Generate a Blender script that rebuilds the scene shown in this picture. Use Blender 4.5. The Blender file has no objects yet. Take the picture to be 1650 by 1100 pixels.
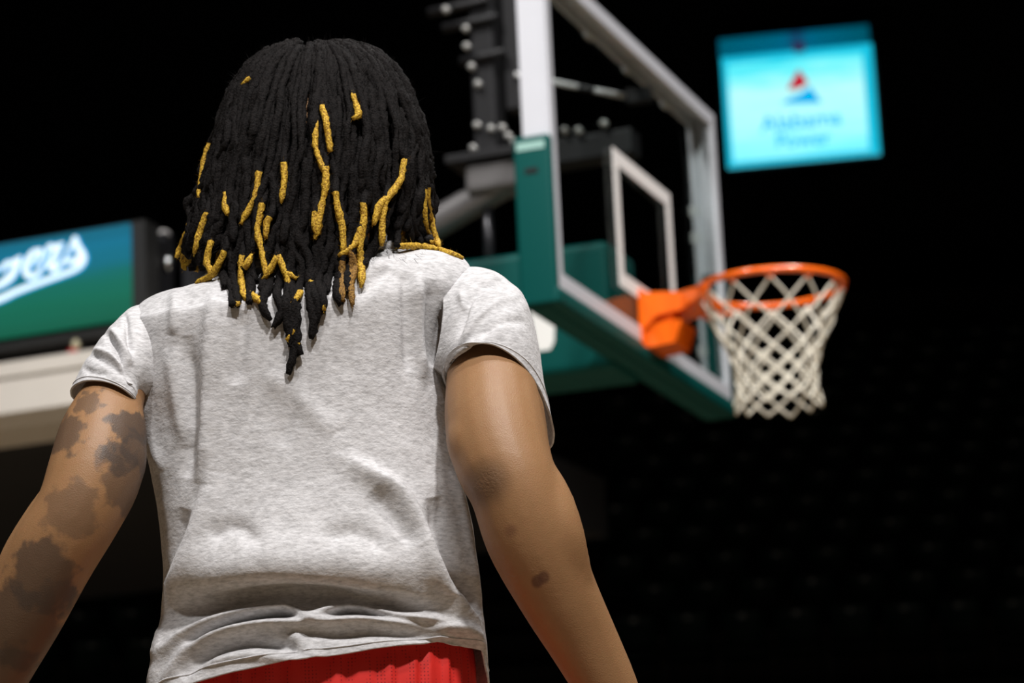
import bpy, math, random
import numpy as np
from mathutils import Vector, Matrix, noise, kdtree

random.seed(7); rng = np.random.default_rng(7)
scene = bpy.context.scene
COL = scene.collection
PI = math.pi

# ------------------------------------------------------------------ camera
F, PITCH, ROLL, CH = 4823.0, math.radians(13.755), math.radians(2.676), 0.616
cam = bpy.data.cameras.new('camera'); cam.sensor_width = 36; cam.sensor_fit = 'HORIZONTAL'
cam.lens = F / 1650 * 36; cam.clip_start = .05; cam.clip_end = 300
cam_o = bpy.data.objects.new('camera', cam); COL.objects.link(cam_o)
cam_o.matrix_world = Matrix.Translation((0, 0, CH)) @ Matrix.Rotation(PI/2 + PITCH, 4, 'X') @ Matrix.Rotation(-ROLL, 4, 'Z')
cam.dof.use_dof = True; cam.dof.focus_distance = 3.27; cam.dof.aperture_fstop = 7.4; cam.dof.aperture_blades = 0
scene.camera = cam_o

# ------------------------------------------------------------------ world, lamps, exposure
w = bpy.data.worlds.new('world'); scene.world = w; w.use_nodes = True
w.node_tree.nodes['Background'].inputs[0].default_value = (.5, .6, .8, 1)
w.node_tree.nodes['Background'].inputs[1].default_value = 0
scene.view_settings.view_transform = 'Standard'; scene.view_settings.look = 'None'
scene.view_settings.gamma = 1; scene.view_settings.use_curve_mapping = False
scene.view_settings.exposure = 0.28
def spot(name, loc, aim, power, angle, col=(1, .975, .96), rad=.45, blend=.6):
    l = bpy.data.lights.new(name, 'SPOT'); l.energy = power; l.spot_size = math.radians(angle)
    l.spot_blend = blend; l.color = col; l.shadow_soft_size = rad
    o = bpy.data.objects.new(name, l); COL.objects.link(o); o.location = loc
    o.rotation_euler = (Vector(aim) - Vector(loc)).to_track_quat('-Z', 'Y').to_euler()
spot('court_lamp_offscreen', (3.0, -4.8, 12.0), (.3, 4.5, .8), 6100, 58)
spot('court_lamp_offscreen', (-2.6, -4.8, 12.0), (0, 4.5, .8), 2200, 58)
spot('court_lamp_offscreen', (.6, 1.2, 13.0), (.2, 4.0, .5), 2300, 62)
spot('court_lamp_offscreen', (4.6, 3.6, 12.5), (.6, 9.0, 1.5), 3300, 62)
spot('court_lamp_offscreen', (-4.8, 4.6, 12.5), (-2.2, 11.5, 3.0), 3400, 62)
spot('court_lamp_offscreen', (3.5, 13.0, 12.5), (.8, 8.5, 1.5), 1900, 55)

# ------------------------------------------------------------------ helpers
cp, sp, cr, sr = math.cos(PITCH), math.sin(PITCH), math.cos(ROLL), math.sin(ROLL)
def ray(px, py):
    u, v = (px - 825) / F, (550 - py) / F
    X, Y = cr*u + sr*v, -sr*u + cr*v
    return np.array([X, cp - Y*sp, sp + Y*cp])
def W(px, py, Y):
    d = ray(px, py); t = Y / d[1]
    return np.array([d[0]*t, Y, CH + d[2]*t])
def on_plane(px, py, p0, n):
    d = ray(px, py); o = np.array([0, 0, CH]); t = np.dot(np.asarray(p0) - o, n) / np.dot(d, n)
    return o + d*t
def proj(P):
    P = np.asarray(P, float); x, y, z = P[..., 0], P[..., 1], P[..., 2] - CH
    d = y*cp + z*sp; v = -y*sp + z*cp
    X, Y = F*x/d, F*v/d
    return 825 + cr*X - sr*Y, 550 - (sr*X + cr*Y), d
def px2m(px, P):
    return px * proj(P)[2] / F

def mat(name, col=(.5, .5, .5), rough=.5, metal=0, noise_amt=0, noise_scale=20, bump=0, bump_scale=80, emit=None, estr=1, spec=.5, coat=0):
    m = bpy.data.materials.new(name); m.use_nodes = True; nt = m.node_tree; b = nt.nodes['Principled BSDF']
    b.inputs['Base Color'].default_value = (*col, 1); b.inputs['Roughness'].default_value = rough
    b.inputs['Metallic'].default_value = metal; b.inputs['Specular IOR Level'].default_value = spec
    b.inputs['Coat Weight'].default_value = coat
    tc = nt.nodes.new('ShaderNodeTexCoord')
    if noise_amt:
        n = nt.nodes.new('ShaderNodeTexNoise'); n.inputs['Scale'].default_value = noise_scale; n.inputs['Detail'].default_value = 5
        nt.links.new(tc.outputs['Object'], n.inputs['Vector'])
        mx = nt.nodes.new('ShaderNodeMix'); mx.data_type = 'RGBA'
        mx.inputs[6].default_value = (*[c*(1-noise_amt) for c in col], 1); mx.inputs[7].default_value = (*[min(1, c*(1+noise_amt)) for c in col], 1)
        nt.links.new(n.outputs['Fac'], mx.inputs[0]); nt.links.new(mx.outputs[2], b.inputs['Base Color'])
    if bump:
        n = nt.nodes.new('ShaderNodeTexNoise'); n.inputs['Scale'].default_value = bump_scale; n.inputs['Detail'].default_value = 3
        nt.links.new(tc.outputs['Object'], n.inputs['Vector'])
        bp = nt.nodes.new('ShaderNodeBump'); bp.inputs['Strength'].default_value = bump; bp.inputs['Distance'].default_value = .002
        nt.links.new(n.outputs['Fac'], bp.inputs['Height']); nt.links.new(bp.outputs['Normal'], b.inputs['Normal'])
    if emit:
        b.inputs['Emission Color'].default_value = (*emit, 1); b.inputs['Emission Strength'].default_value = estr
    return m

def mesh_obj(name, verts, faces, m, parent=None, smooth=False, base=None, mats=None, midx=None):
    me = bpy.data.meshes.new(name)
    v = np.asarray(verts, float)
    if base is not None: v = v - np.asarray(base)
    me.from_pydata([tuple(p) for p in v], [], [tuple(int(i) for i in f) for f in faces])
    for q in (mats or [m]): me.materials.append(q)
    if midx is not None: me.polygons.foreach_set('material_index', np.asarray(midx, dtype=np.int32))
    if smooth: me.polygons.foreach_set('use_smooth', [True]*len(me.polygons))
    me.update()
    o = bpy.data.objects.new(name, me); COL.objects.link(o)
    if parent is not None: o.parent = parent
    return o
def tag(o, label=None, cat=None, group=None, kind=None):
    for k, v in (('label', label), ('category', cat), ('group', group), ('kind', kind)):
        if v: o[k] = v
    return o
def empty(name, loc, rz=0):
    o = bpy.data.objects.new(name, None); COL.objects.link(o); o.location = loc; o.rotation_euler = (0, 0, rz); o.empty_display_size = .1
    return o
class G:                                            # collects shapes for one mesh
    def __init__(s): s.v, s.f = [], []
    def add(s, v, f):
        k = len(s.v); s.v += [tuple(p) for p in v]; s.f += [tuple(i+k for i in q) for q in f]; return s
    def box(s, x0, x1, y0, y1, z0, z1, bev=0):
        b = bev
        if not b:
            v = [(x, y, z) for x in (x0, x1) for y in (y0, y1) for z in (z0, z1)]
            return s.add(v, [(0,1,3,2), (4,6,7,5), (0,4,5,1), (2,3,7,6), (0,2,6,4), (1,5,7,3)])
        import bmesh
        bm = bmesh.new(); bmesh.ops.create_cube(bm, size=1)
        for q in bm.verts: q.co = ((x0+x1)/2 + q.co.x*(x1-x0), (y0+y1)/2 + q.co.y*(y1-y0), (z0+z1)/2 + q.co.z*(z1-z0))
        bmesh.ops.bevel(bm, geom=bm.edges[:], offset=b, segments=3, profile=.6, affect='EDGES')
        bm.verts.index_update(); s.add([tuple(q.co) for q in bm.verts], [[q.index for q in f.verts] for f in bm.faces]); bm.free(); return s
    def tube(s, pts, rad, n=10, closed=False, caps=True):
        pts = np.asarray(pts, float); N = len(pts); rad = np.broadcast_to(np.asarray(rad, float), (N,)) if np.ndim(rad) <= 1 else rad
        T = np.gradient(pts, axis=0) if not closed else np.roll(pts, -1, 0) - np.roll(pts, 1, 0)
        T /= np.linalg.norm(T, axis=1)[:, None] + 1e-12
        up = np.array([0, 0, 1.]) if abs(T[0][2]) < .9 else np.array([0, 1., 0])
        a = np.linspace(0, 2*PI, n, endpoint=False); V = []
        X = np.cross(T[0], up); X /= np.linalg.norm(X)
        for i in range(N):
            X = X - T[i]*np.dot(X, T[i]); X /= np.linalg.norm(X) + 1e-12; Y = np.cross(T[i], X)
            V.append(pts[i] + rad[i]*(np.cos(a)[:, None]*X + np.sin(a)[:, None]*Y))
        V = np.concatenate(V); Fc = []
        for i in range(N if closed else N-1):
            j = (i+1) % N
            for k in range(n): Fc.append((i*n+k, i*n+(k+1) % n, j*n+(k+1) % n, j*n+k))
        if not closed and caps: Fc += [tuple(range(n))[::-1], tuple((N-1)*n+k for k in range(n))]
        return s.add(V, Fc)
    def ball(s, c, r, n=10, m=7):
        c = np.asarray(c); r = np.broadcast_to(np.asarray(r, float), (3,))
        V = [c + r*np.array([0, 0, 1])]
        for i in range(1, m):
            t = PI*i/m
            for k in range(n): V.append(c + r*np.array([math.sin(t)*math.cos(2*PI*k/n), math.sin(t)*math.sin(2*PI*k/n), math.cos(t)]))
        V.append(c - r*np.array([0, 0, 1])); Fc = []
        for k in range(n): Fc.append((0, 1+k, 1+(k+1) % n))
        for i in range(m-2):
            for k in range(n): Fc.append((1+i*n+k, 1+(i+1)*n+k, 1+(i+1)*n+(k+1) % n, 1+i*n+(k+1) % n))
        L = len(V)-1
        for k in range(n): Fc.append((L, 1+(m-2)*n+(k+1) % n, 1+(m-2)*n+k))
        return s.add(V, Fc)
    def obj(s, name, m, parent=None, smooth=False, base=None, **k): return mesh_obj(name, s.v, s.f, m, parent, smooth, base, **k)
def catmull(P, n):
    """P: (K, ...) control rows -> n samples through them."""
    P = np.asarray(P, float); K = len(P); t = np.linspace(0, K-1, n); i = np.clip(t.astype(int), 0, K-2); f = (t-i).reshape((-1,)+(1,)*(P.ndim-1))
    Q = np.concatenate([(2*P[0]-P[1])[None], P, (2*P[-1]-P[-2])[None]])
    a, b, c, d = Q[i], Q[i+1], Q[i+2], Q[i+3]
    return .5*((2*b) + (-a+c)*f + (2*a-5*b+4*c-d)*f**2 + (-a+3*b-3*c+d)*f**3)
def copy_tree(o, parent=None):
    c = o.copy(); COL.objects.link(c); c.parent = parent
    for ch in list(o.children): copy_tree(ch, c)
    return c

# ------------------------------------------------------------------ the hall
M_dark = mat('dark_wall_paint', (.028, .031, .04), .9, noise_amt=.3, noise_scale=.6)
M_ceil = mat('black_ceiling', (.01, .01, .011), .95)
M_conc = mat('dark_concrete', (.02, .02, .022), .85, noise_amt=.3, noise_scale=3)
def floor_mat():
    m = mat('maple_court_boards', (.52, .33, .15), .3); nt = m.node_tree; b = nt.nodes['Principled BSDF']
    tc = nt.nodes.new('ShaderNodeTexCoord'); br = nt.nodes.new('ShaderNodeTexBrick')
    br.inputs['Scale'].default_value = 3; br.inputs['Mortar Size'].default_value = .004
    br.inputs['Color1'].default_value = (.24, .18, .115, 1); br.inputs['Color2'].default_value = (.21, .155, .095, 1); br.inputs['Mortar'].default_value = (.2, .12, .05, 1)
    nt.links.new(tc.outputs['Object'], br.inputs['Vector']); nt.links.new(br.outputs['Color'], b.inputs['Base Color']); return m
def struct(name, g, m): return tag(g.obj(name, m), kind='structure')
struct('floor', G().box(-26, 26, -14, 48, -.2, 0), floor_mat())
struct('ceiling', G().box(-26, 26, -14, 48, 21, 21.3), M_ceil)
struct('wall_back', G().box(-26, 26, 47.5, 48, 0, 21), M_dark)
struct('wall_front', G().box(-26, 26, -14, -13.5, 0, 21), M_dark)
struct('wall_left', G().box(-26, -25.5, -13.5, 47.5, 0, 21), M_dark)
struct('wall_right', G().box(25.5, 26, -13.5, 47.5, 0, 21), M_dark)

# raked seating stand behind the goal
ROW0, TREAD, Z0, RISE, NROW = 20.0, .85, .5, .42, 24
stand = empty('seating_stand', (0, ROW0, 0)); tag(stand, kind='structure')
g0 = G().box(-14, 14, 0, TREAD, -RISE-.02, 0)
st0 = None
for k in range(NROW):
    if st0 is None: o = st0 = g0.obj('step', M_conc, stand)
    else: o = st0.copy(); COL.objects.link(o); o.parent = stand
    o.location = (0, k*TREAD, Z0 + k*RISE)
G().box(-14, 14, NROW*TREAD, NROW*TREAD+.2, 0, Z0+NROW*RISE+.4).obj('back_panel', M_conc, stand)

# stadium seats
M_seat = mat('dark_green_seat_plastic', (.012, .035, .032), .45)
M_plate = mat('pale_seat_plate', (.42, .44, .47), .4)
M_iron = mat('black_iron', (.02, .02, .02), .5)
def make_seat():
    r = empty('stadium_seat', (0, 0, 0))
    def panel(nu, nv, fn, th):
        V = [fn(i/(nu-1), j/(nv-1)) for i in range(nu) for j in range(nv)]; n = len(V)
        V2 = [(a, b+th[0], c+th[1]) for a, b, c in V]; Fc = []
        for i in range(nu-1):
            for j in range(nv-1):
                q = (i*nv+j, (i+1)*nv+j, (i+1)*nv+j+1, i*nv+j+1); Fc += [q, tuple(n+x for x in q[::-1])]
        rim = [i*nv for i in range(nu)] + [(nu-1)*nv+j for j in range(1, nv)] + [i*nv+nv-1 for i in range(nu-2, -1, -1)] + [j for j in range(nv-2, 0, -1)]
        for a, b in zip(rim, rim[1:]+rim[:1]): Fc.append((a, b, n+b, n+a))
        return V + V2, Fc
    v, f = panel(7, 6, lambda s, t: ((s-.5)*.44*(1-.12*t*t), .30+.05*t+.05*(2*s-1)**2*-1, .42+.42*t), (.03, 0)); mesh_obj('backrest', v, f, M_seat, r, True)
    v, f = panel(7, 5, lambda s, t: ((s-.5)*.44, -.12+.42*t, .40+.02*(2*s-1)**2-.02*t), (0, -.03)); mesh_obj('seat_pan', v, f, M_seat, r, True)
    G().box(-.03, .03, .285, .30, .76, .80).obj('pale_plate', M_plate, r)  # small pale plate near the top of the backrest, a bright dot from afar
    for s in (-1, 1): G().box(s*.225-.012, s*.225+.012, .05, .34, .0, .62, .004).obj('arm_standard', M_iron, r)
    return r
seat0 = make_seat(); first = True
for k in range(8, 21):
    y = ROW0 + k*TREAD + .38; z = Z0 + k*RISE
    for i in range(-16, 17):
        x = (i + .5*(k % 2))*.5
        px, py, d = proj((x, y, z+.6))
        if (235 < px < 985 and py > 640) or (300 < px < 930) or px < -45 or px > 1695 or py > 1150: continue
        if px < 300 and py < 720: continue
        o = seat0 if first else copy_tree(seat0)
        first = False; o.location = (x, y, z)
        tag(o, 'dark green folding stadium seat with small pale plate in unlit stand', 'seat', 'folding seats in the unlit stand')

# ------------------------------------------------------------------ arena video screen
def plane_frame(px, py, Y, yaw):
    p = W(px, py, Y); d = np.array([math.cos(yaw), -math.sin(yaw), 0]); n = np.array([-math.sin(yaw), -math.cos(yaw), 0]); return p, d, n
def emis(name, ramp_pts, strength, vec='Generated', axis=2, noise_mix=None):
    m = bpy.data.materials.new(name); m.use_nodes = True; nt = m.node_tree; b = nt.nodes['Principled BSDF']
    b.inputs['Base Color'].default_value = (.01, .01, .012, 1); b.inputs['Roughness'].default_value = .35
    tc = nt.nodes.new('ShaderNodeTexCoord'); sx = nt.nodes.new('ShaderNodeSeparateXYZ'); nt.links.new(tc.outputs[vec], sx.inputs[0])
    rp = nt.nodes.new('ShaderNodeValToRGB'); e = rp.color_ramp.elements
    while len(e) < len(ramp_pts): e.new(.5)
    for q, (t, c) in zip(e, ramp_pts): q.position = t; q.color = (*c, 1)
    src = sx.outputs[axis]
    if noise_mix:
        nz = nt.nodes.new('ShaderNodeTexNoise'); nz.inputs['Scale'].default_value = noise_mix[1]; nz.inputs['Detail'].default_value = 2
        mp = nt.nodes.new('ShaderNodeMapping'); mp.inputs['Scale'].default_value = noise_mix[2]
        nt.links.new(tc.outputs[vec], mp.inputs[0]); nt.links.new(mp.outputs[0], nz.inputs['Vector'])
        ma = nt.nodes.new('ShaderNodeMath'); ma.operation = 'MULTIPLY_ADD'; ma.inputs[1].default_value = noise_mix[0]
        sb = nt.nodes.new('ShaderNodeMath'); sb.operation = 'SUBTRACT'; sb.inputs[1].default_value = .5
        nt.links.new(nz.outputs['Fac'], sb.inputs[0]); nt.links.new(sb.outputs[0], ma.inputs[0]); nt.links.new(src, ma.inputs[2]); src = ma.outputs[0]
    nt.links.new(src, rp.inputs[0]); nt.links.new(rp.outputs[0], b.inputs['Emission Color']); b.inputs['Emission Strength'].default_value = strength
    return m
def flat_poly(pts3, n, name, m, parent, base, off):
    P = np.array([p + n*off for p in pts3]); B = P - n*.004
    k = len(P); v = np.concatenate([P, B]); f = [tuple(range(k)), tuple(range(2*k-1, k-1, -1))] + [(i, k+i, k+(i+1) % k, (i+1) % k) for i in range(k)]
    return mesh_obj(name, v, f, m, parent, base=base)
SY = 45.0; p0, dS, nS = plane_frame(1290, 165, SY, math.radians(9))
S = lambda px, py: on_plane(px, py, p0, nS)
vs = empty('video_screen', tuple(p0)); tag(vs, 'glowing cyan arena video screen with red and blue triangle logo', 'screen')
def lrect(a, b):                                    # corners in plane coordinates
    return [np.dot(q - p0, dS) for q in (a, b)] + [a[2], b[2]]
tl, br_ = S(1163, 88), S(1417, 250); bl, tr = S(1172, 269), S(1406, 76)
xa, xb = np.dot((tl+bl)/2 - p0, dS), np.dot((tr+br_)/2 - p0, dS); za, zb = (bl[2]+br_[2])/2, (tl[2]+tr[2])/2
ztop = zb + (S(1160, 58)[2] - tl[2])
def pl(x, z): return p0*np.array([1, 1, 0]) + dS*x + np.array([0, 0, z])
def slab(name, x0, x1, z0, z1, d0, d1, m, parent, base, pfn, n):
    v = [pfn(x, z) + n*d for x in (x0, x1) for z in (z0, z1) for d in (d0, d1)]
    return mesh_obj(name, v, [(0,1,3,2), (4,6,7,5), (0,4,5,1), (2,3,7,6), (0,2,6,4), (1,5,7,3)], m, parent, base=base)
slab('housing', xa-.06, xb+.06, za-.06, ztop+.05, -.35, -.02, M_iron, vs, p0, pl, nS)
slab('display_panel', xa, xb, za, zb, -.02, .01, emis('cyan_display', [(0, (.16, .80, .95)), (.35, (.36, .90, .92)), (.62, (.42, .86, .86)), (.85, (.13, .78, .84)), (1, (.02, .62, .75))], 1.0, noise_mix=(.5, 2.2, (.6, 1, 5))), vs, p0, pl, nS)
for nm, x0, x1, z0, z1 in (('display_edge', xa, xa+.09, za, zb), ('display_edge', xb-.16, xb, za, zb), ('display_edge', xa, xb, za, za+.08), ('display_edge', xa, xb, zb-.12, zb)):
    slab(nm, x0, x1, z0, z1, .011, .016, mat('display_edge_cyan', (0, 0, 0), emit=(.01, .50, .70), estr=.9), vs, p0, pl, nS)
slab('header_panel', xa-.02, xb-.03, zb, ztop, -.02, .01, emis('dim_header', [(0, (.0, .085, .14)), (.44, (.0, .10, .18)), (.52, (.006, .04, .10)), (.6, (.0, .10, .18)), (1, (.0, .07, .11))], 1.0, axis=0), vs, p0, pl, nS)
M_blue_e = mat('logo_blue', (0, 0, 0), emit=(.0, .36, .72), estr=1); M_red_e = mat('logo_red', (0, 0, 0), emit=(.45, .012, .03), estr=1)
M_txt = mat('logo_lettering', (0, 0, 0), emit=(.0, .40, .78), estr=1)
flat_poly([S(*q) for q in ((1258, 168), (1270, 160), (1290, 152), (1306, 140), (1324, 166))], nS, 'logo_triangle_base', M_blue_e, vs, p0, .022)
flat_poly([S(*q) for q in ((1268, 146), (1287, 112), (1303, 134), (1290, 143))], nS, 'logo_triangle_top', M_red_e, vs, p0, .024)
flat_poly([S(*q) for q in ((1279, 72), (1295, 70), (1297, 84), (1281, 86))], nS, 'header_mark', mat('header_mark_dark', (0, 0, 0), emit=(.03, .012, .05), estr=1), vs, p0, .022)
def word(txt, pxc, pyc, width_px, m, parent, base, n, d, pfun, off, name, shear=0):
    cu = bpy.data.curves.new(name, 'FONT'); cu.body = txt; cu.align_x = 'CENTER'; cu.align_y = 'CENTER'; cu.extrude = .02; cu.shear = shear; cu.offset = .012
    t = bpy.data.objects.new(name, cu); COL.objects.link(t)
    dg = bpy.context.evaluated_depsgraph_get(); dg.update(); me = bpy.data.meshes.new_from_object(t.evaluated_get(dg))
    bpy.data.objects.remove(t); n_ = len(me.vertices); co = np.zeros(n_*3); me.vertices.foreach_get('co', co); co = co.reshape(-1, 3)
    c = pfun(pxc, pyc); wid = abs(np.dot(pfun(pxc+width_px/2, pyc) - pfun(pxc-width_px/2, pyc), d)); s = wid/(co[:, 0].max()-co[:, 0].min())
    P = c - np.asarray(base) + co[:, :1]*s*d + co[:, 1:2]*s*np.array([0, 0, 1.]) + (co[:, 2:3]*.1 + off)*n
    me.vertices.foreach_set('co', P.ravel()); me.materials.clear(); me.materials.append(m)
    o = bpy.data.objects.new(name, me); COL.objects.link(o); o.parent = parent; return o
word('Alabama', 1291, 196, 132, M_txt, vs, p0, nS, dS, S, .022, 'lettering')
word('Power', 1294, 226, 88, M_txt, vs, p0, nS, dS, S, .022, 'lettering')
slab('wall_bracket', (xa+xb)/2-.2, (xa+xb)/2+.2, za+.4, zb-.4, -2.47, -.34, M_iron, vs, p0, pl, nS)

# ------------------------------------------------------------------ balcony front with LED ribbon, left
LY = 13.0; q0, dL, nL = plane_frame(211, 436, LY, math.radians(22))
L = lambda px, py: on_plane(px, py, q0, nL)
def lp(x, z): return q0*np.array([1, 1, 0]) + dL*x + np.array([0, 0, z])
zt = (L(209, 362)[2] + L(100, 377)[2])/2; zb2 = (L(211, 513)[2] + L(100, 531)[2])/2
led = empty('ribbon_display', tuple(q0)); tag(led, 'long blue to green ribbon display with white script lettering on balcony front', 'display')
slab('bezel', -4.0, .07, zb2-.05, zt+.012, -.14, -.01, M_iron, led, q0, lp, nL)
slab('led_panel', -3.95, 0, zb2, zt, -.01, .012, emis('ribbon_picture', [(0, (.0, .080, .043)), (.28, (.0, .105, .062)), (.45, (.0, .11, .08)), (.62, (.0, .115, .16)), (.82, (.0, .125, .21)), (1, (.0, .095, .15))], 1.1, noise_mix=(.22, 2.5, (3, 1, 9))), led, q0, lp, nL)
M_wht = mat('script_white', (0, 0, 0), emit=(.80, .93, 1.0), estr=1.1); M_out = mat('script_outline', (0, 0, 0), emit=(.02, .42, .95), estr=1)
def stroke(pts, wds, name, m, off, grow=0):
    P = catmull(np.array([(x/6.874, 360+y/6.874, wd/6.874*.74) for (x, y), wd in zip(pts, wds)]), 8*len(pts))
    xy, wd = P[:, :2], P[:, 2] + grow
    T = np.gradient(xy, axis=0); T /= np.linalg.norm(T, axis=1)[:, None] + 1e-9; Nn = np.stack([-T[:, 1], T[:, 0]], 1)
    A, B = xy + Nn*wd[:, None]/2, xy - Nn*wd[:, None]/2
    e0 = [xy[0] - T[0]*wd[0]/2*.8]; e1 = [xy[-1] + T[-1]*wd[-1]/2*.8]
    V = [L(*p) + nL*off for p in list(A) + list(B) + e0 + e1]; n = len(A)
    Fc = [(i, i+1, n+i+1, n+i) for i in range(n-1)] + [(0, n, 2*n), (n-1, 2*n+1, 2*n-1)]
    return V, Fc
LET = {
 'B': [([(-1010, 1010), (-990, 830), (-960, 690)], (70, 70, 60)), ([(-960, 700), (-860, 680), (-840, 770), (-930, 830)], (50, 70, 70, 50)), ([(-930, 830), (-830, 850), (-830, 970), (-980, 1010)], (50, 80, 80, 50))],
 'l': [([(-640, 600), (-700, 720), (-720, 870), (-660, 900), (-600, 840)], (50, 70, 75, 60, 30))],
 'a': [([(-300, 640), (-400, 650), (-470, 760), (-440, 830), (-350, 780), (-270, 650)], (60, 75, 80, 70, 60, 50)), ([(-260, 630), (-300, 730), (-260, 790), (-190, 720)], (60, 75, 60, 30)), ([(-60, 560), (-20, 520), (0, 500)], (30, 40, 30))],
 'z': [([(40, 530), (100, 460), (180, 440), (255, 385)], (50, 75, 75, 50)), ([(250, 395), (215, 480), (150, 590), (60, 670), (-40, 720)], (50, 80, 105, 90, 60))],
 'e': [([(485, 305), (400, 335), (330, 440), (312, 550), (375, 600), (460, 550), (525, 440)], (55, 85, 95, 90, 85, 60, 25)), ([(480, 305), (478, 370), (400, 480)], (60, 70, 35))],
 'r': [([(545, 360), (575, 270), (640, 275), (725, 235)], (35, 75, 80, 45)), ([(690, 270), (640, 360), (600, 470), (625, 525), (700, 460), (750, 390)], (60, 85, 95, 80, 55, 25)), ([(550, 330), (545, 420), (560, 500)], (30, 25, 30))],
 's': [([(735, 400), (800, 290), (860, 165)], (30, 45, 55)), ([(865, 170), (885, 260), (925, 345), (905, 415), (800, 430), (725, 425)], (55, 90, 120, 110, 75, 40))],
 'swash': [([(-1000, 1180), (-500, 1030), (0, 855), (200, 765), (450, 670), (700, 580), (870, 510), (950, 430), (965, 350)], (60, 80, 85, 80, 75, 75, 75, 70, 50))]}
for ch, strokes in LET.items():
    gw, gb = G(), G()
    for i, (pts, wds) in enumerate(strokes):
        gb.add(*stroke(pts, wds, ch, M_out, .016+i*.0003, 4.0)); gw.add(*stroke(pts, wds, ch, M_wht, .022+i*.0005))
    nm = 'script_underline' if ch == 'swash' else 'script_letter'
    lo = gw.obj(nm, M_wht, led, base=q0); lb = gb.obj('letter_outline', M_out, lo, base=q0)
M_cream = mat('cream_fascia_paint', (.74, .69, .62), .6, noise_amt=.08, noise_scale=3)
zl = [L(60, y)[2] for y in (549, 582, 605, 611, 664, 683)]
bal = empty('balcony', (q0[0], q0[1], 0)); tag(bal, kind='structure'); b0 = (q0[0], q0[1], 0)
slab('ledge_strip', -9, .55, zl[1], zl[0], -.36, -.26, M_cream, bal, b0, lp, nL)
slab('fascia_panel', -9, .55, zl[2], zl[1], -.36, .06, M_cream, bal, b0, lp, nL)
slab('groove', -9, .55, zl[3], zl[2], -.36, .02, M_cream, bal, b0, lp, nL)
slab('fascia_panel', -9, .55, zl[4], zl[3], -.36, .06, M_cream, bal, b0, lp, nL)
v = [lp(x, z) + nL*d for x in (-9, .55) for z, d in ((zl[4], -.36), (zl[4], .06), (zl[5], -.02), (zl[5], -.36))]
mesh_obj('edge_trim', v, [(0, 1, 2, 3), (7, 6, 5, 4), (0, 4, 5, 1), (1, 5, 6, 2), (2, 6, 7, 3), (3, 7, 4, 0)], M_cream, bal, base=b0)
slab('end_cap', .12, .55, zl[0], L(260, 466)[2], -.5, -.12, M_cream, bal, b0, lp, nL)
slab('deck', -9, .55, zl[5]+.02, zl[0]-.02, -4.5, -.35, M_conc, bal, b0, lp, nL)
slab('column', -6.2, -5.6, 0, zl[5], -3.0, -2.4, M_conc, bal, b0, lp, nL)
slab('column', -.35, .25, 0, zl[5], -3.0, -2.4, M_conc, bal, b0, lp, nL)
M_post = mat('dark_grey_steel', (.05, .05, .055), .3, metal=.6)
M_chr = mat('bright_steel', (.75, .75, .74), .22, metal=1)
M_cap = mat('pale_post_cap', (.5, .48, .47), .4)
ra = empty('balcony_railing', tuple(lp(.1, zl[0]))); tag(ra, 'dark steel balcony railing posts with bright caps beside ribbon display', 'railing'); rb = lp(.1, zl[0])
for (px, py, wdt, knob) in ((222, 358, .06, (236, 407)), (271, 384, .075, None)):
    t = L(px, py); x = np.dot(t - q0, dL)
    slab('post', x-wdt/2, x+wdt/2, zl[0]-.01, t[2], -.28, -.2, M_post, ra, rb, lp, nL)
    G().ball(lp(x, t[2]) - nL*.24, (wdt*.55, .045, .022)).obj('cap', M_cap, ra, True, base=rb)
    if knob:
        t = L(*knob); x = np.dot(t-q0, dL); G().ball(lp(x, t[2]) - nL*.2, (.018, .02, .036)).obj('clamp', M_chr, ra, True, base=rb)
x1, x2 = [np.dot(L(px, 400)-q0, dL) for px in (222, 271)]
slab('rail', x1, x2+.5, zl[0]+.12, zl[0]+.15, -.26, -.22, M_post, ra, rb, lp, nL)
bp_ = L(118, 578); be = empty('warning_light', tuple(lp(np.dot(bp_-q0, dL), zl[1]))); tag(be, 'tiny red object with pale top on balcony ledge below ribbon display', 'light')
xx = np.dot(bp_-q0, dL); c = lp(xx, zl[1]) + nL*.0; zc = zl[1]
G().tube([c + (0, 0, -.002), c + (0, 0, .03)], .024, 12).obj('base', mat('red_plastic', (.4, .03, .03), .4), be, base=c)
G().ball(c + (0.012, 0, .05), (.02, .02, .026)).obj('lens', mat('pale_yellow_plastic', (.5, .45, .3), .4), be, True, base=c)

# ------------------------------------------------------------------ basketball goal
BX, BY, PSI = .455, 9.521, math.radians(20.0)
goal = empty('basketball_goal', (BX, BY, 0), -PSI)
tag(goal, 'glass basketball backboard with green padding, orange rim and white net', 'basketball goal')
M_alu = mat('white_frame_aluminium', (.54, .55, .59), .42, metal=.1, noise_amt=.06, noise_scale=6)
M_pad = mat('green_padding_vinyl', (.001, .055, .049), .5, bump=.1, bump_scale=60, spec=.1)
M_white = mat('white_marking', (.74, .72, .70), .5)
M_or = mat('orange_rim_paint', (.82, .125, .005), .2, coat=.3)
M_net = mat('off_white_nylon_cord', (.66, .62, .52), .8, bump=.5, bump_scale=300)
M_blk = mat('black_steel', (.008, .008, .009), .5, spec=.25)
M_bolt = mat('worn_steel_bolt', (.30, .30, .29), .3, metal=.3)
M_rod = mat('pale_steel_rod', (.55, .56, .56), .4)
M_gry = mat('grey_steel_tube', (.13, .125, .125), .42, metal=.4)
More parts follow.
